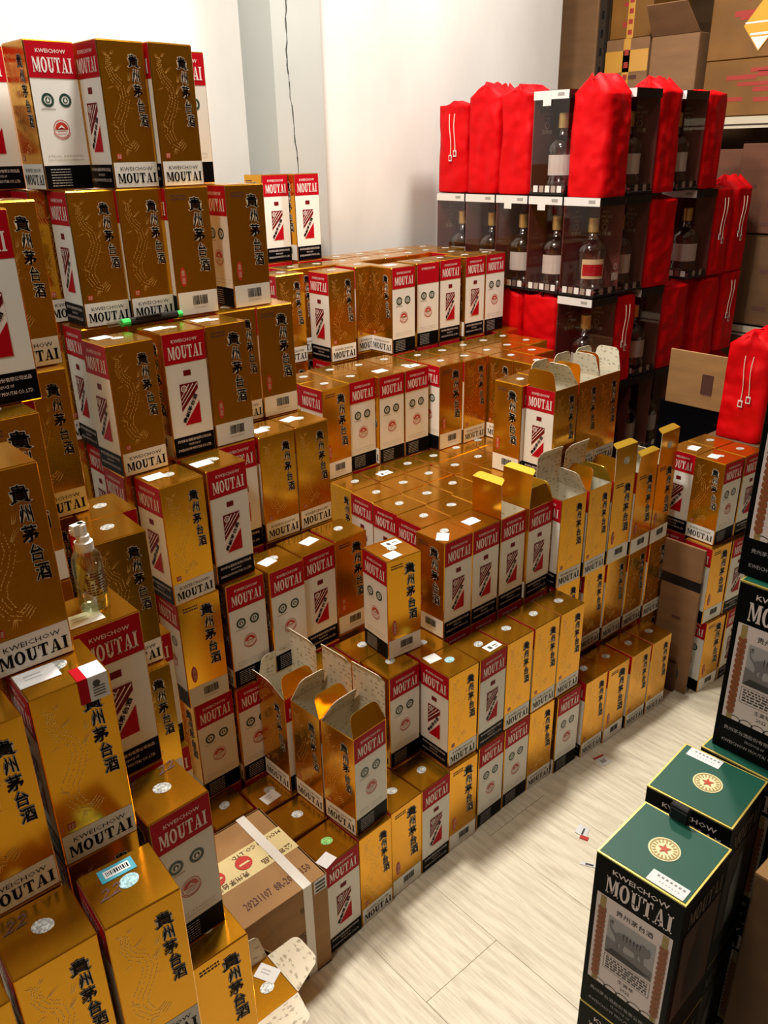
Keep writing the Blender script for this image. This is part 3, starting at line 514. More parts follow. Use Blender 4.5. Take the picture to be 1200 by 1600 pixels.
c = MB(); c.box(-16, -20.5, 0, 34, -20, 30, CARDD); struct(ob('wall_front', c.mesh('wall_front')))
c = MB(); c.box(-16, -20, 30, 34.5, 15, 30.6, CEIL); struct(ob('ceiling', c.mesh('ceiling')))

# ---------------------------------------------------------------- gift boxes
BOX = {n: (f, L, x, y, a) for n, f, L, x, y, a in BOXES}
FACE = {'D': 'dragon front', 'B': 'barcode front', 'L': 'bottle-label front', 'S': 'two-seal front', 'N': 'two-seal front without large word'}
COLW = {'D': 'gold', 'B': 'gold', 'L': 'red-topped', 'S': 'red-topped', 'N': 'red-topped'}
ORD = ['first', 'second', 'third', 'fourth', 'fifth', 'sixth', 'seventh', 'eighth', 'ninth', 'tenth', 'eleventh', 'twelfth', 'thirteenth']
ROWS = [   # phrase, boxes in order, where the order starts
 ('in the bottom row along the aisle', 'r0 r1 r2 r3 r4 r5 r6 r7 r8 r9 r10 r11 r12', 'from left'),
 ('in the second tier along the aisle', 'A a1 a2 a3 a4', 'from left'),
 ('in the set-back second tier, far right', 'b0 b1 b2 b3 b4', 'from left'),
 ('along the flat block\'s front edge', 'c12 d1 d2 d3 d4 d5 d6 d7 d8', 'from left'),
 ('of the opened boxes above the carton', 'c8c c8b c8', 'from rear'),
 ('in the flat block\'s left column', 'g1 g2 g3 g4', 'from rear'),
 ('in the flat block\'s nearest inner row', 'p01 p02 p03 p04', 'from left'),
 ('in the flat block\'s second inner row', 'p11 p12 p13 p14', 'from left'),
 ('in the flat block\'s third inner row', 'p21 p22 p23 p24 p25', 'from left'),
 ('in the flat block\'s rear row', 'p31 p32 p33 p34 p35', 'from left'),
 ('standing behind the flat block', 'c11 h1 h2 h3 h4 h5 h7 h8', 'from left'),
 ('of the opened boxes atop the block', 'm1 n1 n2 n3', 'from left'),
 ('in the top centre row', 'i0 c10 i2 i4 i5 i6 i7 i9', 'from left'),
 ('of two beside the wall pillar', 'j1 j2', 'from left'),
 ('in the topmost left row', 'o0 o1 o2 o3 o4', 'from left'),
 ('in the left row under the topmost', 'q1 c9L c9 c9b c9c c9d', 'from left'),
 ('in the left tier holding the pen', 'c1 c1b c1c c1d c1e', 'from left'),
 ('in the left tier below the pen', 'c2 c2b y1 y2 y3', 'from left'),
 ('in the left centre tier', 'w2 x1 x2 x3 x4', 'from left'),
 ('in the low tier left of centre', 'v2 w1 w1b', 'from left'),
 ('of the tall left-edge stack', 's1 q2 t1 c5', 'from top'),
 ('around the spray bottle', 'u1 t2 t3 v1', 'from front'),
 ('in the near row, mid-left edge', 'c6b c6', 'from left'),
 ('in the bottom-left foreground row', 'c4c c4b c4 c3 e2', 'from left'),
 ('of the small right stack\'s near column', 'c13x c13 z1 z0', 'from top'),
 ('on the small right stack\'s far side', 'c13y c13r z1r', 'from top'),
]
SHORT = {}; ROWLAB = {}
for ph, ids, frm in ROWS:
    for i, n in enumerate([q for q in ids.split() if q in BOX]):
        f = BOX[n][0]; SHORT[n] = ORD[i]+' '+frm+' '+ph
        ROWLAB[n] = ('%s box, %s, %s' % (COLW[f], FACE[f], SHORT[n]), 'gift boxes '+ph)
def relation(n):
    """words for a box that is not in a named row: what it stands behind, under or beside"""
    f, L, x, y, a = BOX[n]; cand = []
    for q, (f2, L2, x2, y2, a2) in BOX.items():
        if q == n or q not in SHORT: continue
        dx, dy, dl = x-x2, y-y2, L-L2
        if dl == 0: d, w_ = abs(dx)*1.3+abs(dy-round(max(dy, 1))) + .55*max(0, round(dy)-1), ('behind' if dy > .5 else 'beside')
        elif -3 < dl < 0: d, w_ = abs(dx)+abs(dy)+.9*(-dl-1)+.15, 'beneath'
        else: continue
        k = max(1, round(dy)) if dl == 0 else -dl
        cand.append((d, '%s %s the one %s' % (['', 'directly', 'two', 'three', 'four', 'five'][min(k, 5)], w_, SHORT[q])))
    for d, t in sorted(cand):
        if t not in USED: USED.add(t); return 'gold-topped box ' + t
    return 'gold-topped box deep in the stacks'
USED = set()
SPECIAL = {
 'B': 'single loose gold box standing apart on the second tier, two white stickers on top',
 'c6': 'large gold dragon box with a red and white sticker folded over its top edge',
 'u1': 'red-topped bottle-label box under the clear spray bottle at left',
 'c4': 'foreground gold box with blue barcode sticker and 22 written on top',
 'c3': 'foreground red-topped two-seal box right of the blue-sticker box',
 'e2': 'low gold box with 22 on top beside the strapped carton',
 'c1': 'gold dragon box with the green-ended pen resting on its top',
 'i5': 'red-topped two-seal box lacking the large word, fifth in the top centre row',
}
FLAPS = {
 'c8': [('gold', 'f', 112), ('side', 'k', 118), ('lidl', 'r', 90)],
 'c8b': [('gold', 'f', 122), ('side', 'k', 112), ('lidl', 'r', 90)],
 'c8c': [('gold', 'f', 115), ('side', 'k', 92), ('lidl', 'r', 90), ('side', 'l', 66)],
 'd2': [('lid', 'l', 88)], 'd3': [('lid', 'l', 95), ('gold', 'f', 108), ('gold', 'r', 100)],
 'd4': [('lidl', 'k', 92), ('side', 'r', 114)],
 'd5': [('lidl', 'k', 95), ('side', 'l', 118), ('gold', 'r', 112)],
 'd6': [('lid', 'f', 92), ('side', 'l', 115)], 'd7': [('low', 'f', 88), ('side', 'r', 120)], 'd8': [('lid', 'f', 90)],
 'n1': [('gold', 'l', 88), ('side', 'k', 95), ('side', 'r', 118)], 'n2': [('gold', 'l', 105), ('side', 'k', 92), ('side', 'r', 100)], 'n3': [('side', 'l', 94), ('side', 'k', 92), ('side', 'r', 88)],
}
# white paper stickers on top faces: box -> (kind, u, v, turn)
STICK_ON = {'A': [('w', .25, .83, -.1)], 'a1': [('m', .68, .22, 0)], 'B': [('w', .3, .2, .1), ('m', .66, .72, 0)], 'c12': [('p', .24, .3, .7)], 'd1': [('p', .4, .45, 0)],
 'c1': [('w', .3, .75, .1)], 'c1b': [('p', .22, .55, .1)], 'c1c': [('p', .3, .6, 0)], 'c2': [('p', .25, .6, 0)], 'c2b': [('p', .2, .45, 0)], 'x1': [], 'x2': [('w', .3, .45, .2)], 'x3': [('p', .62, .5, .2)],
 'c6': [('l', .25, .45, 0)], 'u1': [('l', .3, .3, -.05)], 'c13': [('w', .35, .6, .2)], 'c13x': [('p', .5, .4, .2)], 'y2': [('w', .3, .4, 0)], 'y3': [('p', .3, .6, .2)], 'p31': [('m', .5, .4, 0)],
 'r0': [('w', .16, .12, .2)], 'fl5': [('p', .4, .3, .1)], 'c4': [('bar', .46, .78, 0)], 'd6': [], 'h3': [('m', .6, .3, 0)], 'h2': [('p', .5, .5, 0)], 'i4': [('w', .4, .5, 0)], 'e1': [('w', .8, .8, 0)]}
HOL = {'c4': 'b', 'A': 'b', 'r0': 'g', 'c3': 's'}
HANDW = {'c4': (.1, .4), 'c4b': (.1, .66), 'c3': (.62, .78), 'e2': (.6, .6)}
def make_box(n):
    f, L, x, y, a = BOX[n]
    if n in SPECIAL: lab, grp = SPECIAL[n], (ROWLAB[n][1] if n in ROWLAB else None)
    elif n in ROWLAB: lab, grp = ROWLAB[n]
    else: lab, grp = relation(n), 'half-hidden boxes in the stacks'
    if n == 'e1': lab = 'red-topped two-seal box with dark oval mark behind the opened boxes'
    r = thing('gift_box', lab, 'box', (x, y, L*HB), a, grp)
    hid = False
    ff = 'N' if n == 'i5' else f
    if n in FLAPS:
        ob('carton', OPENC, r)
        for k, s, an in FLAPS[n]:
            q = add_flap(r, k, s, an, 'lid_flap' if k in ('lid', 'low', 'lidl') else 'side_flap')
            if n == 'd6' or n == 'd8':
                if k == 'lid': ob('hologram_seal', HOLO['s'], q, (.5, -.002, .5), rot=(math.pi/2, 0, 0))
    else:
        ob('carton', CARTON, r)
        ob('lid', LID, r)
        if not hid: ob('hologram_seal', HOLO[HOL.get(n, 's')], r, (.52, .52, BH+.002), .5*math.sin(len(n)+x*3))
    ob(PNAME[ff], PAN[ff], r)
    ob(PNAME[LEFT[ff]], PAN[LEFT[ff]], r, (0, BW, 0), -math.pi/2)
    for k, u, v, t in STICK_ON.get(n, []):
        if n not in FLAPS: ob('paper_sticker', STK[k], r, (u, v, BH+.006), t)
    if n in HANDW: u, v = HANDW[n]; ob('handwriting', HAND, r, (u, v, BH+.004), .1)
    return r
ROOT = {n: make_box(n) for n in BOX}
c = MB()
for x, y, L in CORE: c.box(x+.01, y+.01, L*HB+.01, x+.975, y+.975, (L+1)*HB-.01, GOLD)
if CORE: o = ob('packed_gift_boxes', c.mesh('packed_gift_boxes')); o['kind'] = 'stuff'; o['label'] = 'gold boxes packed out of sight inside the stacks behind the visible rows'; o['category'] = 'boxes'
# sticker folded over the top edge of the near gold box
c = MB()
c.box(.58, -.012, BH+.004, .7, .3, BH+.012, RED); c.box(.7, -.012, BH+.004, .95, .3, BH+.012, STICK)
c.box(.58, -.016, BH-.34, .7, -.008, BH+.012, RED); c.box(.7, -.016, BH-.34, .95, -.008, BH+.012, STICK)
for i in range(4): c.box(.75, -.0175, BH-.28+.04*i, .9, -.016, BH-.265+.04*i, DGREY)
c.poly([(.8+.05*math.cos(a*.6), -.018, BH-.1+.05*math.sin(a*.6)) for a in range(10)], DGREY)
ob('folded_sticker', c.mesh('folded_sticker'), ROOT['c6'])

# ---------------------------------------------------------------- strapped shipping carton on the floor
ct = thing('shipping_carton', 'brown carton with white strap and yellow printed tape on the floor', 'carton', (-1.43, -1.6, 0))
c = MB(); CW, CD, CH = 3.0, 2.52, 2.62
def wall_with_hole():
    # front wall (y=0): torn opening at its left end
    pts = [(-CW+.02, 0), (0, 0), (0, CH), (-1.62, CH), (-1.5, 2.3), (-1.36, 1.85), (-1.3, 1.3), (-1.28, .2), (-CW+.02, .2)]
    c.poly([(x, 0, z) for x, z in pts], CARD); c.poly([(x, .04, z) for x, z in reversed(pts)], CARD)
wall_with_hole()
c.box(-CW, 0, 0, -CW+.04, CD, CH, CARD); c.box(-.04, 0.001, 0, 0, CD, CH, CARD); c.box(-CW, CD-.04, 0, 0, CD, CH, CARD); c.box(-CW, 0, 0, 0, CD, .04, CARD)
ob('carton_body', c.mesh('carton_body'), ct)
c = MB(); c.box(-CW, 0, CH-.03, 0, CD, CH, CARD); ob('top_flap', c.mesh('top_flap', bevel=.012), ct)
c = MB(); c.faces([(-2.2, -.02, CH), (-1.6, -.02, CH), (-1.22, -.1, CH-1.25), (-1.4, -.25, CH-1.1), (-2.2, .02, CH), (-1.6, .02, CH), (-1.22, -.05, CH-1.27), (-1.4, -.2, CH-1.12)], [(0, 1, 2, 3), (7, 6, 5, 4), (0, 3, 7, 4), (1, 5, 6, 2), (2, 6, 7, 3)], CARD)
ob('torn_flap', c.mesh('torn_flap'), ct)
c = MB(); c.box(-.62, -.02, .0, -.4, 0, CH, BAND); c.box(-.62, -.02, CH, -.4, CD+.02, CH+.02, BAND); ob('strap', c.mesh('strap', bevel=.006), ct)
c = MB(); c.box(-CW, .98, CH, 0, 1.75, CH+.006, TAPEY); tp = ob('printed_tape', c.mesh('printed_tape'), ct)
class Top(Panel):                       # print on a top face: u to +x, v to +y
    def P(s, u, v, lev): return (u*s.w, v*s.h, .004*(lev+1))
p = Top(CW, CD)
for u in (.40, .62): p.shape(ell(u, .55, .062, .075, 20), SEALR, 3); p.shape([(u-.045, .53), (u+.045, .53), (u+.035, .55), (u-.035, .55)], TAPEY, 4)
p.text('贵州茅台酒', .60, .465, .34, .405, INK, 3); p.text('MOUTAI CO.,LTD.', .98, .67, .56, .625, INK, 3); p.text('公司出品', .97, .475, .72, .415, INK, 3)
p.text('20231107', .42, .12, .63, .2, INK, 1, off=.01); p.text('8R-2022-150', .66, .12, .95, .2, INK, 1, off=.01)
ob('printing', p.mesh('carton_print'), ct, (-CW, 0, CH+.002))
p = Panel(1.4, CH); p.text('酒', .35, .42, .58, .55, INK, 0); p.text('小心', .08, .2, .3, .36, INK, 0); p.text('轻放', .5, .75, .7, .82, INK, 0); p.shape(R4(.62, .3, .66, .38), INK, 0); ob('side_printing', p.mesh('side_print'), ct, (-1.42, 0, 0))
c = MB(); c.box(-.34, -.008, CH-.36, -.02, 0, CH-.02, STICK)
for i in range(3): c.box(-.31, -.01, CH-.33+.1*i, -.06, -.008, CH-.27+.1*i, DGREY)
ob('shipping_label', c.mesh('ship_label'), ct)

# ---------------------------------------------------------------- opened box on the floor in the foreground
r = thing('gift_box', 'opened gold box on the floor in front of the carton, cream flaps out', 'box', (-4.42, -3.36, 0), .0)
ob('carton', CARTON, r); ob('lid', LID, r); ob('hologram_seal', HOLO['s'], r, (.62, .45, BH+.002)); ob('paper_sticker', STK['p'], r, (.78, .68, BH+.006), -1.1)
ob(PNAME['D'], PAN['D'], r); ob(PNAME['L'], PAN['L'], r, (0, BW, 0), -math.pi/2)
add_flap(r, 'side', 'k', 85, 'side_flap'); add_flap(r, 'side', 'f', 8, 'side_flap'); q = add_flap(r, 'side', 'r', 20, 'side_flap')

# ---------------------------------------------------------------- pen, spray bottle, litter
pen = thing('marker_pen', 'black and clear pen with bright green ends on the left tier', 'pen', (-1.86, 4.27, 5*HB+.09), .06)
def cyl(name, x0, x1, r0, mt, par, r1=None):
    c = MB(); c.tube([(x0, 0, 0), (x0+.001, 0, 0), (x1-.001, 0, 0), (x1, 0, 0)], r0, mt, 12); return ob(name, c.mesh(name), par)
cyl('clear_tip', 0, .3, .05, SPRAYP, pen); cyl('green_ring', .3, .48, .08, PENGR, pen); cyl('barrel', .48, 1.6, .085, DKPL, pen); cyl('green_end', 1.6, 1.72, .07, PENGR, pen)
c = MB(); c.box(.6, -.09, .06, 1.2, -.06, .09, DKPL); ob('clip', c.mesh('clip'), pen)
sp = thing('spray_bottle', 'clear plastic spray bottle of liquid on a left-hand gift box', 'bottle', (-5.16, -1.62, 4*HB+.008), .2)
c = MB(); c.lathe([(.27, 0), (.3, .03), (.3, 1.0), (.27, 1.12), (.17, 1.22), (.15, 1.26)], SPRAYP, 24); ob('bottle_body', c.mesh('spray_body', smooth=True), sp)
c = MB(); c.lathe([(.265, .02), (.285, .05), (.285, .95), (.02, .955)], LIQ, 24); ob('liquid', c.mesh('spray_liquid', smooth=True), sp)
c = MB(); c.lathe([(.18, 1.2), (.18, 1.38), (.13, 1.4), (.13, 1.5), (.1, 1.52), (.1, 1.72), (.06, 1.75)], MIST, 20); c.box(-.2, -.07, 1.55, .08, .07, 1.75, MIST); c.box(-.25, -.025, 1.62, -.2, .025, 1.68, MIST); ob('spray_pump', c.mesh('spray_pump'), sp)
c = MB(); rr = .303
for i in range(9):
    z0 = .35+.055*i
    for k in range(6): 
        if (i*5+k*3) % 7 == 0: continue
        a0 = math.radians(-135+14*k); a1 = a0+math.radians(11)
        c.poly([(rr*math.cos(a0), rr*math.sin(a0), z0), (rr*math.cos(a1), rr*math.sin(a1), z0), (rr*math.cos(a1), rr*math.sin(a1), z0+.028), (rr*math.cos(a0), rr*math.sin(a0), z0+.028)], INK)
ob('printed_text', c.mesh('spray_print'), sp); sp.scale = (.7, .7, .74)
l1 = MB(); l1.box(-.25, -.2, .0, .25, .2, .012, STICK); l1.box(-.25, .2, 0, .25, .3, .013, SEALR); l1.box(-.12, -.1, .012, .12, .08, .0135, GREY)
thing('paper_label', 'small white label with red edge on the floor near the aisle row', 'label', (8.41, -1.85, .002), -.2, None, l1.mesh('litter')).scale = (.75, .75, 1)
l2 = MB(); l2.faces([(-.2, -.15, 0), (.2, -.1, .02), (.25, .2, .06), (-.1, .25, .02), (-.2, -.15, .012), (.2, -.1, .032), (.25, .2, .072), (-.1, .25, .032)], [(0, 3, 2, 1), (4, 5, 6, 7), (0, 1, 5, 4), (1, 2, 6, 5), (2, 3, 7, 6), (3, 0, 4, 7)], STICK); l2.box(-.26, -.2, 0, -.12, .05, .03, SEALR); l2.box(-.1, .0, .03, .15, .05, .05, DGREY)
thing('paper_scrap', 'torn white and red paper scrap on the floor beside the green box', 'paper', (5.71, -3.13, .002), .3, None, l2.mesh('scrap')).scale = (.85, .85, 1)
l3 = MB(); l3.box(-.05, -.22, 0, .05, .22, .02, STICK); l3.box(-.03, -.1, .02, .03, .1, .022, DGREY)
thing('paper_strip', 'tiny narrow paper strip on the floor near the green box', 'paper', (4.95, -3.85, .002), .5, None, l3.mesh('strip'))

# ---------------------------------------------------------------- green and black zodiac boxes
ZW, ZH = 1.2, 2.75
def star(cx, cy, r, k=.4): return [(cx+(r if i % 2 == 0 else r*k)*math.sin(math.pi*i/5), cy+(r if i % 2 == 0 else r*k)*math.cos(math.pi*i/5)) for i in range(10)]
def z_side():
    p = Panel(ZW, ZH, .02, .02)
    p.text('KWEICHOW', .2, .925, .86, .955, PINK, 0, off=.015); p.brand(.14, .80, .92, .905, PINK, 0)
    p.shape(R4(.05, .2, .95, .775), PINK, 0)
    for u in (.1, .84):
        p.shape(R4(u, .69, u+.07, .77), STEM, 1); p.shape(R4(u, .2, u+.07, .69), STEM, 1)
        for k in range(14):
            for s in (-1, 1):
                cv = .24+.033*k; p.shape([(u+.035, cv-.012), (u+.035+s*.052, cv+.01), (u+.035+s*.045, cv+.032), (u+.035, cv+.02)], WHEAT, 2)
    p.text('贵州茅台酒', .3, .70, .74, .735, BLACK, 1)
    p.shape(R4(.22, .44, .79, .675), LGREY, 1); p.shape([(.22, .44), (.79, .44), (.79, .50), (.62, .515), (.45, .50), (.3, .53), (.22, .54)], MGREY, 2)
    p.shape([(.22, .44), (.6, .44), (.79, .46), (.5, .475), (.3, .48)], DGREY, 3)
    tig = [(.31, .575), (.34, .60), (.42, .612), (.52, .6), (.6, .608), (.64, .622), (.66, .632), (.675, .622), (.71, .618), (.72, .63), (.735, .617), (.745, .59), (.725, .572), (.69, .565), (.67, .55), (.685, .51), (.655, .505), (.63, .545), (.6, .55), (.61, .51), (.58, .505), (.565, .548), (.44, .553), (.425, .52), (.44, .5), (.405, .5), (.39, .525), (.395, .55), (.37, .54), (.355, .5), (.325, .5), (.335, .55)]
    p.shape(tig, MGREY, 3); p.shape([(.31, .575), (.26, .6), (.245, .63), (.255, .633), (.27, .607), (.32, .59)], MGREY, 3)
    for k in range(6): u = .42+.04*k; p.shape([(u, .622), (u+.012, .622), (u+.004, .57)], DGREY, 4)
    p.text('虎', .24, .63, .29, .66, DGREY, 2)
    p.shapes([R4(.22, .325, .79, .328), R4(.22, .42, .79, .423), R4(.22, .325, .226, .423), R4(.784, .325, .79, .423)], MGREY, 1)
    lines(p, .25, .335, .76, .415, 5, DGREY, 1, 4)
    p.text('壬寅年', .42, .285, .62, .31, BLACK, 1); p.text('2022', .46, .25, .58, .27, BLACK, 1)
    for k in range(5): p.shapes(ring(.2+.15*k, .2, (.09, .03), (.08, .026), 0, 180, 8), BLACK if k % 2 else ZBLK, 1)
    p.text('贵州茅台酒股份有限公司出品', .1, .125, .9, .15, LGREY, 0); p.text('PRODUCE OF', .38, .09, .62, .106, LGREY, 0); p.text('KWEICHOW MOUTAI CO.,LTD.', .1, .045, .9, .068, LGREY, 0)
    return p.mesh('zodiac_panel')
def z_front():
    p = Panel(ZW, ZH, .02, .02)
    p.brand(.14, .80, .9, .9, mat('dim_silver', (0.2, 0.2, 0.19), 0.5), 0); p.shape(R4(.08, .2, .92, .775), mat('dim_brown', (0.085, 0.06, 0.05), 0.5), 0)
    bt = [(.32, .24), (.68, .24), (.68, .52), (.62, .58), (.56, .6), (.56, .7), (.44, .7), (.44, .6), (.38, .58), (.32, .52)]; p.shape(bt, DKPL, 1)
    return p.mesh('zodiac_front')
ZS, ZF = z_side(), z_front()
c = MB(); c.box(0, 0, 0, ZW, ZW, ZH-.03, ZBLK); ZB = c.mesh('zodiac_carton', bevel=.012)
c = MB(); c.box(.0, .0, ZH-.03, ZW, ZW, ZH-.008, GEDGE); c.box(.028, .028, ZH-.02, ZW-.028, ZW-.028, ZH, GRN); ZL = c.mesh('zodiac_lid')
p = Top(ZW, ZW); p.shape(ell(.5, .5, .165, .165, 28), CREAM, 0); p.shapes(ring(.5, .5, (.15, .15), (.135, .135), 0, 360, 26), STEM, 1); p.shapes([q for i, q in enumerate(ring(.5, .5, (.128, .128), (.09, .09), 0, 360, 36)) if i % 2], DGREY if 0 else STEM, 1)
p.shape(star(.5, .5, .075), STARR, 2); ZE = p.mesh('zodiac_emblem')
c = MB(); c.box(-.24, -.1, 0, .24, .1, .006, STICK)
for i in range(7): c.box(-.2+.055*i, -.06, .006, -.17+.055*i, -.03, .007, MGREY); c.box(-.16+.04*i, .02, .006, -.14+.04*i, .04, .007, LGREY)
ZST = c.mesh('zodiac_sticker')
def zodiac(label, x, y, z, a, emblem=0.0, st=None):
    r = thing('zodiac_gift_box', label, 'box', (x, y, z), a, 'green topped black boxes at right')
    ob('carton', ZB, r); ob('lid', ZL, r); ob('star_emblem', ZE, r, (0, 0, ZH+.002)); ob('picture_panel', ZS, r, (0, ZW, 0), -math.pi/2); ob('bottle_panel', ZF, r)
    if st: ob('paper_sticker', ZST, r, (st[0], st[1], ZH+.001), st[2])
    return r
G1 = zodiac('green-topped black box nearest the camera, white sticker at its front corner', -1.62, -9.08, 2*ZH, .05, 0, (.13, .3, math.pi/2))
for k in range(2): zodiac(['bottom-most', 'second'][k]+' black box under the nearest green-topped box', -1.62, -9.08, k*ZH, .05)
G2 = zodiac('green-topped black box just behind the nearest one, sticker at far edge', -.1, -8.86, 2*ZH, .08, 0, (1.06, .85, math.pi/2))
for k in range(2): zodiac(['bottom', 'middle'][k]+' black box under the second green-topped box', -.1, -8.86, k*ZH, .08)
names = ['lowest black box of the tall right stack, on the floor', 'second black box up in the tall right stack', 'black box of the tall right stack with green lid corner showing', 'black picture box at the right edge standing on a green lid', 'uppermost black picture box of the tall right stack']
for k in range(5): zodiac(names[k], [1.16, 1.16, 1.13, 1.3, 1.44][k], [-8.98, -8.98, -8.95, -9.02, -8.9][k], k*ZH, .02)
c = MB(); c.box(1.2, .58, ZH-.3, 1.24, .84, ZH+.22, DKPL); c.box(1.14, .58, ZH+.18, 1.24, .84, ZH+.25, DKPL); c.box(1.14, .58, ZH+.01, 1.17, .84, ZH+.2, DKPL)
ob('ribbon_handle', c.mesh('ribbon_handle', bevel=.02), G1)
ct2 = thing('brown_carton', 'dark brown carton at the bottom right behind the green box', 'carton', (-.04, -10.97, 0))
c = MB(); c.box(0, 0, 0, 2.2, 1.75, 7.7, CARDD); ob('carton_body', c.mesh('carton2', bevel=.03), ct2); c = MB(); c.box(.0, .0, 7.7, 1.1, 1.75, 7.74, CARD); c.box(1.1, 0, 7.7, 2.2, 1.75, 7.74, CARD); ob('top_flap', c.mesh('carton2t'), ct2)
c = MB(); c.box(-.006, .3, 2.0, 0, 1.3, 5.0, SEALR); ob('red_print', c.mesh('carton2p'), ct2)
# ---------------------------------------------------------------- clear wine gift boxes and red cloth bags
WW, WH, WZ, WX, WY = 1.42, 3.11, 2.5, 14.38, 3.95
def wine_parts():
    P = {}
    c = MB(); c.box(0, 0, 0, WW, WW, .1, DKPL); c.box(.03, .03, .1, WW-.03, WW-.03, .2, MAROON); P['base'] = c.mesh('wine_base', bevel=.02)
    c = MB()
    for k in range(5): c.box(-.004, .1+.24*k, .1, 0, .28+.24*k, .3, SILVER if k % 2 else STICK); c.box(.1+.24*k, -.004, .1, .28+.24*k, 0, .3, SILVER if k % 2 else DKPL)
    P['base_trim'] = c.mesh('wine_trim')
    c = MB(); c.box(0, 0, WH-.1, WW, WW, WH-.02, DKPL); c.box(-.008, .02, WH-.28, 0, WW-.02, WH-.03, STICK); c.box(.02, -.008, WH-.28, WW-.02, 0, WH-.03, DKPL); c.box(-.012, .2, WH-.2, -.008, .45, WH-.1, GREY)
    P['top_cap'] = c.mesh('wine_cap')
    c = MB(); c.box(WW-.05, .03, .1, WW-.02, WW-.02, WH-.1, MAROON); c.box(.03, WW-.05, .1, WW-.05, WW-.02, WH-.1, MAROON); P['back_panel'] = c.mesh('wine_back')
    c = MB(); c.box(.01, .01, .12, .025, WW-.02, WH-.1, PANE); P['clear_pane'] = c.mesh('wine_pane1')
    c = MB(); c.box(.03, .01, .12, WW-.02, .025, WH-.1, PANE); P['clear_pane2'] = c.mesh('wine_pane2')
    p = Panel(WW, WH, .1, .1)
    p.text('WU', .4, .84, .6, .87, GOLDPR, 0); p.text('LIANG', .3, .79, .7, .82, GOLDPR, 0); p.text('YE', .4, .74, .6, .77, GOLDPR, 0); p.ringd(.5, .69, .09, .075, GOLDPR, 0); p.text('五粮液', .28, .6, .72, .645, GOLDPR, 0)
    P['gold_lettering'] = p.mesh('wine_letter')
    c = MB(); c.box(-.012, .7, WH-.46, -.004, 1.02, WH-.24, STICK); P['price_tag'] = c.mesh('price_tag')
    p = Panel(WW, WH, 0, 0); p.ringd(.78, .3, .07, .05, STICK, 0); p.shapes([R4(.66+.05*i, .16, .695+.05*i, .24) for i in range(5)], STICK, 0); P['front_mark'] = p.mesh('wine_mark')
    return P
WP = wine_parts()
c = MB(); c.lathe([(.40, 0), (.46, .06), (.44, .2), (.40, .3), (.40, .92), (.44, 1.02), (.42, 1.15), (.33, 1.3), (.2, 1.38), (.15, 1.45), (.13, 1.7)], GLASS, 24); c.v = [(x*1.13, y*1.13, z*1.13) for x, y, z in c.v]; BTL = c.mesh('bottle_body', smooth=True)
c = MB(); c.lathe([(.155, 1.6), (.155, 1.98), (.135, 2.0)], CAPG, 16); c.v = [(x*1.13, y*1.13, z*1.13) for x, y, z in c.v]; BCAP = c.mesh('bottle_cap')
c = MB(); n = 10; rr = .435
vs = [(rr*math.cos(math.radians(180+90*i/n)), rr*math.sin(math.radians(180+90*i/n)), z) for z in (.34, .88) for i in range(n+1)]
c.faces(vs, [(i, i+1, n+2+i, n+1+i) for i in range(n)], mat('label_cream', (0.7, 0.52, 0.3), 0.5))
vs = [(rr*1.01*math.cos(math.radians(184+82*i/n)), rr*1.01*math.sin(math.radians(184+82*i/n)), z) for z in (.42, .74) for i in range(n+1)]
c.faces(vs, [(i, i+1, n+2+i, n+1+i) for i in range(n)], RED); c.v = [(x*1.13, y*1.13, z*1.13) for x, y, z in c.v]; BLAB = c.mesh('bottle_label')
c = MB(); n = 10
vs = [(.41*math.cos(math.radians(150+180*i/n)), .41*math.sin(math.radians(150+180*i/n)), z) for z in (.36, .9) for i in range(n+1)]
c.faces(vs, [(i, i+1, n+2+i, n+1+i) for i in range(n)], mat('pale_back_label', (0.62, 0.58, 0.55), 0.5)); c.v = [(x*1.13, y*1.13, z*1.13) for x, y, z in c.v]; BLAB2 = c.mesh('bottle_back_label')
WLEV = ['bottom', 'second', 'third', 'fourth', 'top']
def wine(i, j, k, bottle=True, tag_=False, label=None, letter=True, cream=False):
    x, y, z = WX+i*(WW+.03), WY+j*(WW+.03), WZ+k*WH
    r = thing('clear_wine_box', label or 'clear wine gift box, %s tier, %s from the %s' % (WLEV[k], ORD[max(i, j)], 'near corner along the front' if j == 0 else 'near corner along the left side'), 'box', (x, y, z), 0, 'clear wine gift boxes at the back')
    for n_ in ('base', 'base_trim', 'top_cap', 'back_panel', 'clear_pane'): ob(n_, WP[n_], r)
    ob('clear_pane', WP['clear_pane2'], r)
    if letter: ob('gold_lettering', WP['gold_lettering'], r, (WW-.055, WW, 0), -math.pi/2); ob('gold_lettering', WP['gold_lettering'], r, (0, WW-.055, 0))
    if tag_: ob('price_tag', WP['price_tag'], r)
    if cream: ob('printed_mark', WP['front_mark'], r)
    if bottle:
        b = thing('liquor_bottle', 'gold-capped clear bottle inside the ' + (label or 'wine box').replace('clear wine gift box', 'clear box'), 'bottle', (x+.62, y+.62, z+.205), 0, 'bottles in the clear wine boxes')
        b['label'] = ' '.join(b['label'].split()[:16])
        ob('bottle_glass', BTL, b); ob('cap', BCAP, b); ob('label', BLAB if cream else BLAB2, b)
    return r
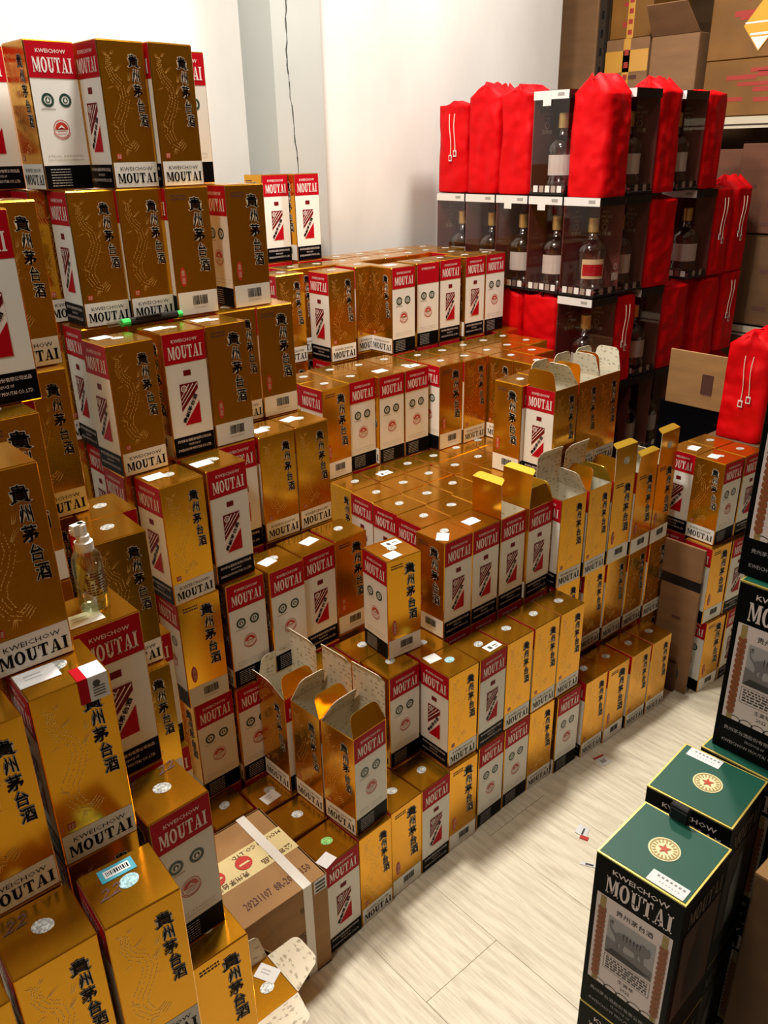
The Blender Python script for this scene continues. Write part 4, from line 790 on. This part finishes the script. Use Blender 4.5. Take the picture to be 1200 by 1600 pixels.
def bag_mesh(name, seed, w=WW-.02, h=WH-.06, peak=.18, ruffle=.05, taper=.03):
    rnd = random.Random(seed); n = 40; c = MB(); vs = []; fs = []
    ph = [rnd.uniform(0, 6.3) for _ in range(8)]
    zs = [0, .05, .2, .5, .9, 1.3, 1.7, 2.1, 2.4, 2.7, 2.9, 3.02, 3.11]
    lev = [(z*h/3.11, 0.0) for z in zs] + [(h+peak*.35, .3), (h+peak*.75, .62), (h+peak, .88), (h+peak*1.05, 1.0)]
    for li, (z, t) in enumerate(lev):
        for i in range(n):
            a = 2*math.pi*i/n; ca, sa = math.cos(a), math.sin(a)
            m_ = (abs(ca)**9+abs(sa)**9)**(-1/9)          # rounded square
            x, y = .5*w*m_*ca, .5*w*m_*sa
            k = 1 - taper*(z/h) - (.03 if li == 0 else 0)
            fold = .018*math.sin(3*a+ph[0]+2.2*z)+.014*math.sin(7*a+ph[1]-1.3*z+ph[2])+.02*math.sin(2*a+ph[3]+z*3.1)*(z/h)+.016*math.sin(11*a+ph[4]+.5*z)+.02*math.sin(5*a+ph[7]-2.6*z)
            fold *= .6+1.1*(z/h); fold = min(fold, .012)
            if t: k *= 1; y *= (1-.82*t); x *= (1-.12*t); fold += ruffle*math.sin(9*a+ph[5])*t
            vs.append((w/2+x*k*(1+fold), w/2+y*k*(1+fold), z + (t*.1*math.sin(5*a+ph[6]) if t else 0)))
    L = len(lev)
    for j in range(L-1):
        for i in range(n): fs.append((j*n+i, j*n+(i+1) % n, (j+1)*n+(i+1) % n, (j+1)*n+i))
    fs.append(tuple(reversed(range(n)))); fs.append(tuple((L-1)*n+i for i in range(n)))
    c.faces(vs, fs, CLOTH); return c.mesh(name, smooth=True)
BAGS = [bag_mesh('cloth_bag', s, peak=pk_, taper=tp_) for s, pk_, tp_ in ((1, .2, .02), (2, .35, .03), (3, .42, .03), (4, .05, .02), (5, .06, .02), (6, .07, .02))]
def cord_mesh(side):
    c = MB()
    for d in (0, .16):
        pts = [((.5+d*1.4+.03*math.sin(4*t+d*9), -.06-.02*math.sin(6*t), 2.75-t*(1.25+d)) if side == 'f' else (-.06-.02*math.sin(6*t), .5+d*1.4+.03*math.sin(4*t+d*9), 2.75-t*(1.25+d))) for t in [q/10 for q in range(11)]]
        c.tube(pts, .014, CORD, 5); e = pts[-1]
        if side == 'f': c.box(e[0]-.07, e[1]-.01, e[2]-.22, e[0]+.07, e[1]+.01, e[2], STICK); c.box(e[0]-.045, e[1]-.014, e[2]-.18, e[0]+.045, e[1]-.011, e[2]-.04, RED)
        else: c.box(e[0]-.01, e[1]-.07, e[2]-.22, e[0]+.01, e[1]+.07, e[2], STICK); c.box(e[0]-.014, e[1]-.045, e[2]-.18, e[0]-.011, e[1]+.045, e[2]-.04, RED)
    return c.mesh('cord_'+side)
CORDS = {s: cord_mesh(s) for s in 'fl'}
def bag(i, j, k, v=0, cord=None, label=None, dx=0, dy=0, dz=0, sc=(1, 1, 1), rz=0, at=None):
    x, y, z = at if at else (WX+.01+i*(WW+.03)+dx, WY+.01+j*(WW+.03)+dy, WZ+k*WH+dz)
    r = thing('red_cloth_bag', label or 'red cloth gift bag, %s tier of the wine stack' % WLEV[k], 'bag', (x, y, z), rz, 'red cloth gift bags')
    r.scale = sc
    ob('bag_cloth', BAGS[v], r)
    if cord:
        for s in cord: ob('drawstring', CORDS[s], r)
    return r
# left-hand side (rows run away along y), i = 0
bag(0, 4, 4, 3, 'l', 'leftmost red bag on the top tier with hanging cream drawstrings', sc=(1, 1, .94))
bag(0, 3, 4, 1, None, 'second red bag from left on the top tier, beside the drawstring bag')
bag(0, 2, 4, 0, None, 'third red bag from left on the top tier, next to the clear box')
wine(0, 1, 4, True, True, 'clear wine gift box between red bags on the top tier')
bag(0, 0, 4, 2, None, 'large flat red bag at the near corner of the top tier', dz=-.1)
bag(1, 0, 4, 3, None, 'x') if 0 else wine(1, 0, 4, True, False, 'dark clear wine gift box right of the large flat red bag')
bag(2, 0, 4, 1, None, 'wrinkled red bag right of the dark clear box, top tier')
wine(3, 0, 4, True, False, 'dark clear wine gift box second from right on the top tier')
bag(4, 0, 4, 3, None, 'rightmost red bag on the top tier, with a folded-over top')
wine(0, 4, 3, True, False, 'leftmost clear wine gift box under the drawstring bag'); wine(0, 3, 3, True, False, 'second clear wine gift box from left, gold bottle cap showing', letter=False)
wine(0, 2, 3, True, True, 'third clear wine gift box from left under the bags', letter=False); wine(0, 1, 3, True, True, 'fourth clear wine gift box from left, white price tag', letter=False)
wine(0, 0, 3, True, False, 'near corner clear wine gift box with a red bottle label', cream=True)
wine(1, 0, 3, True, False, 'clear wine gift box right of the near corner one')
bag(2, 0, 3, 4, None, 'tall red bag right of the clear corner boxes, fourth tier', dx=.02, sc=(1.28, 1, .94)); 
wine(4, 0, 3, True, False, 'dark clear wine gift box behind red bags, fourth tier', letter=False)
bag(5, 0, 3, 5, 'f', 'red bag with two drawstrings on the fourth tier, right side'); bag(6, 0, 3, 1, 'f', 'rightmost red bag on the fourth tier by the cartons')
bag(0, 3, 2, 3, None, 'red bag at left on the third tier behind the red-topped boxes'); bag(0, 2, 2, 0, None, 'x') if 0 else None
bag(0, 1, 2, 3, None, 'red bag left of the dark corner box, third tier', sc=(1, 1.08, .97)); bag(0, 2, 2, 0, None, 'red bag second from left on the third tier', dy=.12, sc=(1, 1, .95))
wine(0, 0, 2, True, False, 'dark corner wine box with gold lettering, third tier')
bag(1, 0, 2, 5, 'f', 'narrow red bag with a long cream cord on the third tier', dx=.0, sc=(.9, 1, .98))
wine(2, 0, 2, True, False, 'narrow dark clear wine gift box between red bags, third tier', letter=False)
bag(3, 0, 2, 4, None, 'broad red bag in the middle of the third tier', dx=0, sc=(1.3, 1, .97))
bag(5, 0, 2, 5, None, 'red bag with a tied top on the third tier, right side', dx=-.3, sc=(1.1, 1, .97)); bag(6, 0, 2, 4, 'f', 'rightmost red bag on the third tier by the cartons')
for i in range(0, 4): wine(i, 0, 1, True, i == 1, 'clear wine gift box on the second tier, %s from the left' % ORD[i], letter=False)
wine(0, 1, 1, False); wine(0, 2, 1, False); wine(0, 3, 1, False); wine(0, 4, 1, False); wine(0, 4, 2, False)
bag(4, 0, 1, 3, None, 'red bag on the second tier beside the brown open carton', dx=.05); bag(5, 0, 1, 5, None, 'red bag with a tied neck on the second tier', sc=(1, 1, 1)); bag(6, 0, 1, 1, 'f', 'rightmost red bag on the second tier with a hanging tag', sc=(1, 1, .88))
for i in range(7): wine(i, 0, 0, False)
for j in range(1, 5): wine(0, j, 0, False)
c = MB(); c.box(0, 0, 0, 7*(WW+.03)+.1, 5*(WW+.03), .12, CARDD)
for q in range(7): c.box(.1+q*1.5, 0, .12, .5+q*1.5, 7.2, 2.3, CARDD)
c.box(0, 0, 2.3, 7*(WW+.03)+.1, 5*(WW+.03), 2.49, CARDD)
thing('pallet', 'low dark platform under the wine gift boxes', 'pallet', (WX-.05, WY-.05, 0), 0, None, c.mesh('pallet'))
# lone bag behind the small right stack, on a brown carton
lc = thing('brown_carton', 'brown carton under the single red bag behind the right stack', 'carton', (15.75, -1.6, 0)); c = MB(); c.box(0, 0, 0, 1.7, 1.75, 7.8, CARDD); ob('carton_body', c.mesh('lone_carton', bevel=.02), lc)
bag(0, 0, 0, 1, 'fl', 'single red bag with two cream cords standing behind the small right stack', at=(15.85, -1.5, 7.8), sc=(.98, 1.03, .98))
oc = thing('open_carton', 'brown carton with raised flap left of the single red bag', 'carton', (17.7, .6, 0)); c = MB(); c.box(0, 0, 0, 1.7, 2.4, 8.0, BLACK); ob('carton_body', c.mesh('open_carton_body'), oc)
c = MB(); c.box(-.06, 0, 8.0, 0, 2.2, 9.9, CARD); c.box(-.07, .5, 8.5, -.06, .9, 9.2, INK); ob('raised_flap', c.mesh('raised_flap', bevel=.02), oc)
# flattened carton against the right stack
fc = thing('flattened_carton', 'flattened brown carton leaning on the left of the small right stack', 'carton', (12.98, -1.78, 0))
c = MB(); c.box(0, 0, .05, .1, 1.3, 3.75, CARDP); c.box(0, .02, 4.1, .1, 1.35, 5.2, CARDP); c.box(.02, 0, 3.75, .09, 1.3, 4.1, DKPL); ob('card_panel', c.mesh('flat_card'), fc)
c = MB(); c.box(-.12, .35, 0, -.02, 1.15, 1.05, CARDD); ob('lower_flap', c.mesh('flat_card_flap'), fc)
c = MB(); c.box(-.004, .3, .5, 0, .5, .8, DGREY); c.box(-.004, .5, 2.6, 0, .8, 2.7, INK); ob('printing', c.mesh('flat_print'), fc)

# ---------------------------------------------------------------- storage rack with cartons at the back right
RX = 25.5
rk = thing('storage_rack', 'steel rack holding shipping cartons at the back right', 'rack', (RX, 0, 0))
def up(name, y, d=.32):
    c = MB(); c.box(-.1, y, 0, .18, y+d, 29, RACKD)
    for i in range(40): c.box(-.115, y+.08, .4+.7*i, -.1, y+.2, .7+.7*i, DKPL)
    ob(name, c.mesh('upright'), rk)
up('upright', 12.08); up('upright', -1.2)
for z in (9.0, 16.95):
    c = MB(); c.box(-.12, -.88, z, -.02, 12.05, z+.42, RACK); c.box(-.13, -.88, z+.1, -.12, 12.05, z+.16, RACKD); ob('beam', c.mesh('beam'), rk)
    c = MB(); c.box(0, -.88, z+.3, 5.5, 12.05, z+.42, RACKD); ob('shelf_board', c.mesh('shelf'), rk)
def carton(label, x, y, z, dx, dy, dz, m_, marks=0, tape=None, rz=0, seed=1, open_=False, ink=None):
    r = thing('shipping_carton', label, 'carton', (x, y, z), rz, 'cartons on the rack')
    c = MB()
    c.box(0, 0, 0, dx, dy, dz, m_); ob('carton_body', c.mesh('carton_r', bevel=.03), r)
    rnd = random.Random(seed)
    if marks:
        c = MB()
        for i in range(marks):
            y0 = rnd.uniform(.05, .75)*dy; z0 = .08*dz+(i+.4*rnd.random())*dz*.82/marks; w_ = rnd.uniform(.12, .22)*dy; hh = rnd.uniform(.12, .2)
            c.box(-.008, y0, z0, 0, y0+w_, z0+hh, ink or INKR)
        ob('printed_marks', c.mesh('marks'), r)
    if tape:
        c = MB(); c.box(-.012, dy*.42, 0, -.002, dy*.58, dz, tape); c.box(-.012, 0, dz*.6, -.002, dy, dz*.86, tape) if seed % 2 else None
        ob('tape', c.mesh('tape_r'), r)
        c = MB()
        for i in range(6): c.box(-.016, dy*.45, dz*(.05+.15*i), -.012, dy*.55, dz*(.12+.15*i), INKR if tape is TAPEO else DKPL)
        ob('tape_print', c.mesh('tape_print'), r)
    if open_:
        c = MB()
        c.faces([(-.02, 0, dz), (-.02, dy, dz), (-.9, dy-.2, dz+1.0), (-.9, .2, dz+1.0), (.02, 0, dz+.02), (.02, dy, dz+.02), (-.86, dy-.2, dz+1.04), (-.86, .2, dz+1.04)], [(0, 1, 2, 3), (7, 6, 5, 4), (0, 3, 7, 4), (1, 5, 6, 2), (2, 6, 7, 3)], m_)
        ob('open_flap', c.mesh('open_flap'), r)
    return r
ZB2 = 17.4
carton('plain pink-brown carton next to the white wall end', RX-.1, 12.5, 0, 2.6, 2.2, 24, CARDP, 1, None, 0, 3, ink=INK)
carton('carton with orange printed tape cross on the rack', RX, 9.9, ZB2, 3, 2.1, 3.15, CARDP, 4, TAPEO, 0, 3, ink=INK)
carton('carton lying above the orange-taped one', RX+.1, 9.95, ZB2+3.17, 3, 2.0, 2.6, CARDO, 3, TAPEO, 0, 5)
carton('open brown carton with a lifted flap on the rack', RX, 7.65, ZB2, 3, 2.15, 3.1, CARDP, 0, None, 0, 2, open_=True, ink=INK)
carton('big ochre carton with red print at lower right of the rack', RX+.3, .9, ZB2, 4, 6.5, 2.0, CARDO, 22, None, 0, 7)
t_ = carton('big ochre carton stacked on top with a diamond hazard label', RX+.3, .9, ZB2+2.02, 4, 6.5, 3.4, CARDO, 22, None, 0, 8)
c = MB(); c.faces([(-.03, 4.4, .2), (-.03, 5.1, 1.1), (-.03, 4.4, 2.0), (-.03, 3.7, 1.1)], [(0, 1, 2, 3)], mat('hazard_orange', (0.75, 0.35, 0.03), 0.4)); c.faces([(-.034, 4.4, .25), (-.034, 4.75, .7), (-.034, 4.05, .7)], [(0, 1, 2)], STICK); c.box(-.036, 4.0, .76, -.03, 4.8, .84, STICK); c.box(-.036, 3.75, 1.16, -.03, 5.05, 1.22, STICK); ob('hazard_label', c.mesh('hazard'), t_)
carton('big ochre carton at the very top right of the rack', RX+.3, .9, ZB2+5.45, 4, 6.5, 3.4, CARDO, 12, None, 0, 9)
carton('ribbed red-brown carton below the rack beam', RX-.2, 3.2, 13.1, 3, 1.9, 3.3, CARDR, 4, TAPEY if 0 else None, 0, 4, ink=INK)
carton('smaller brown carton below the rack beam with black-striped tape', RX+.1, 5.1, 13.1, 3, 1.5, 3.1, CARDR, 1, None, 0, 6, ink=INK)
carton('brown carton with black taped edge below the ribbed one', RX-.1, 2.2, 9.5, 3, 2.75, 3.55, CARDD, 2, None, 0, 11, ink=INK)
carton('brown carton with handling marks beside the black-taped one', RX, 5.05, 9.5, 3, 2.4, 3.5, CARDD, 2, None, 0, 12, ink=INK)
carton('dark brown carton low on the right behind the picture boxes', RX-.3, 1.2, 0, 3.5, 4.6, 8.95, CARDD, 2, None, 0, 13, ink=INK)
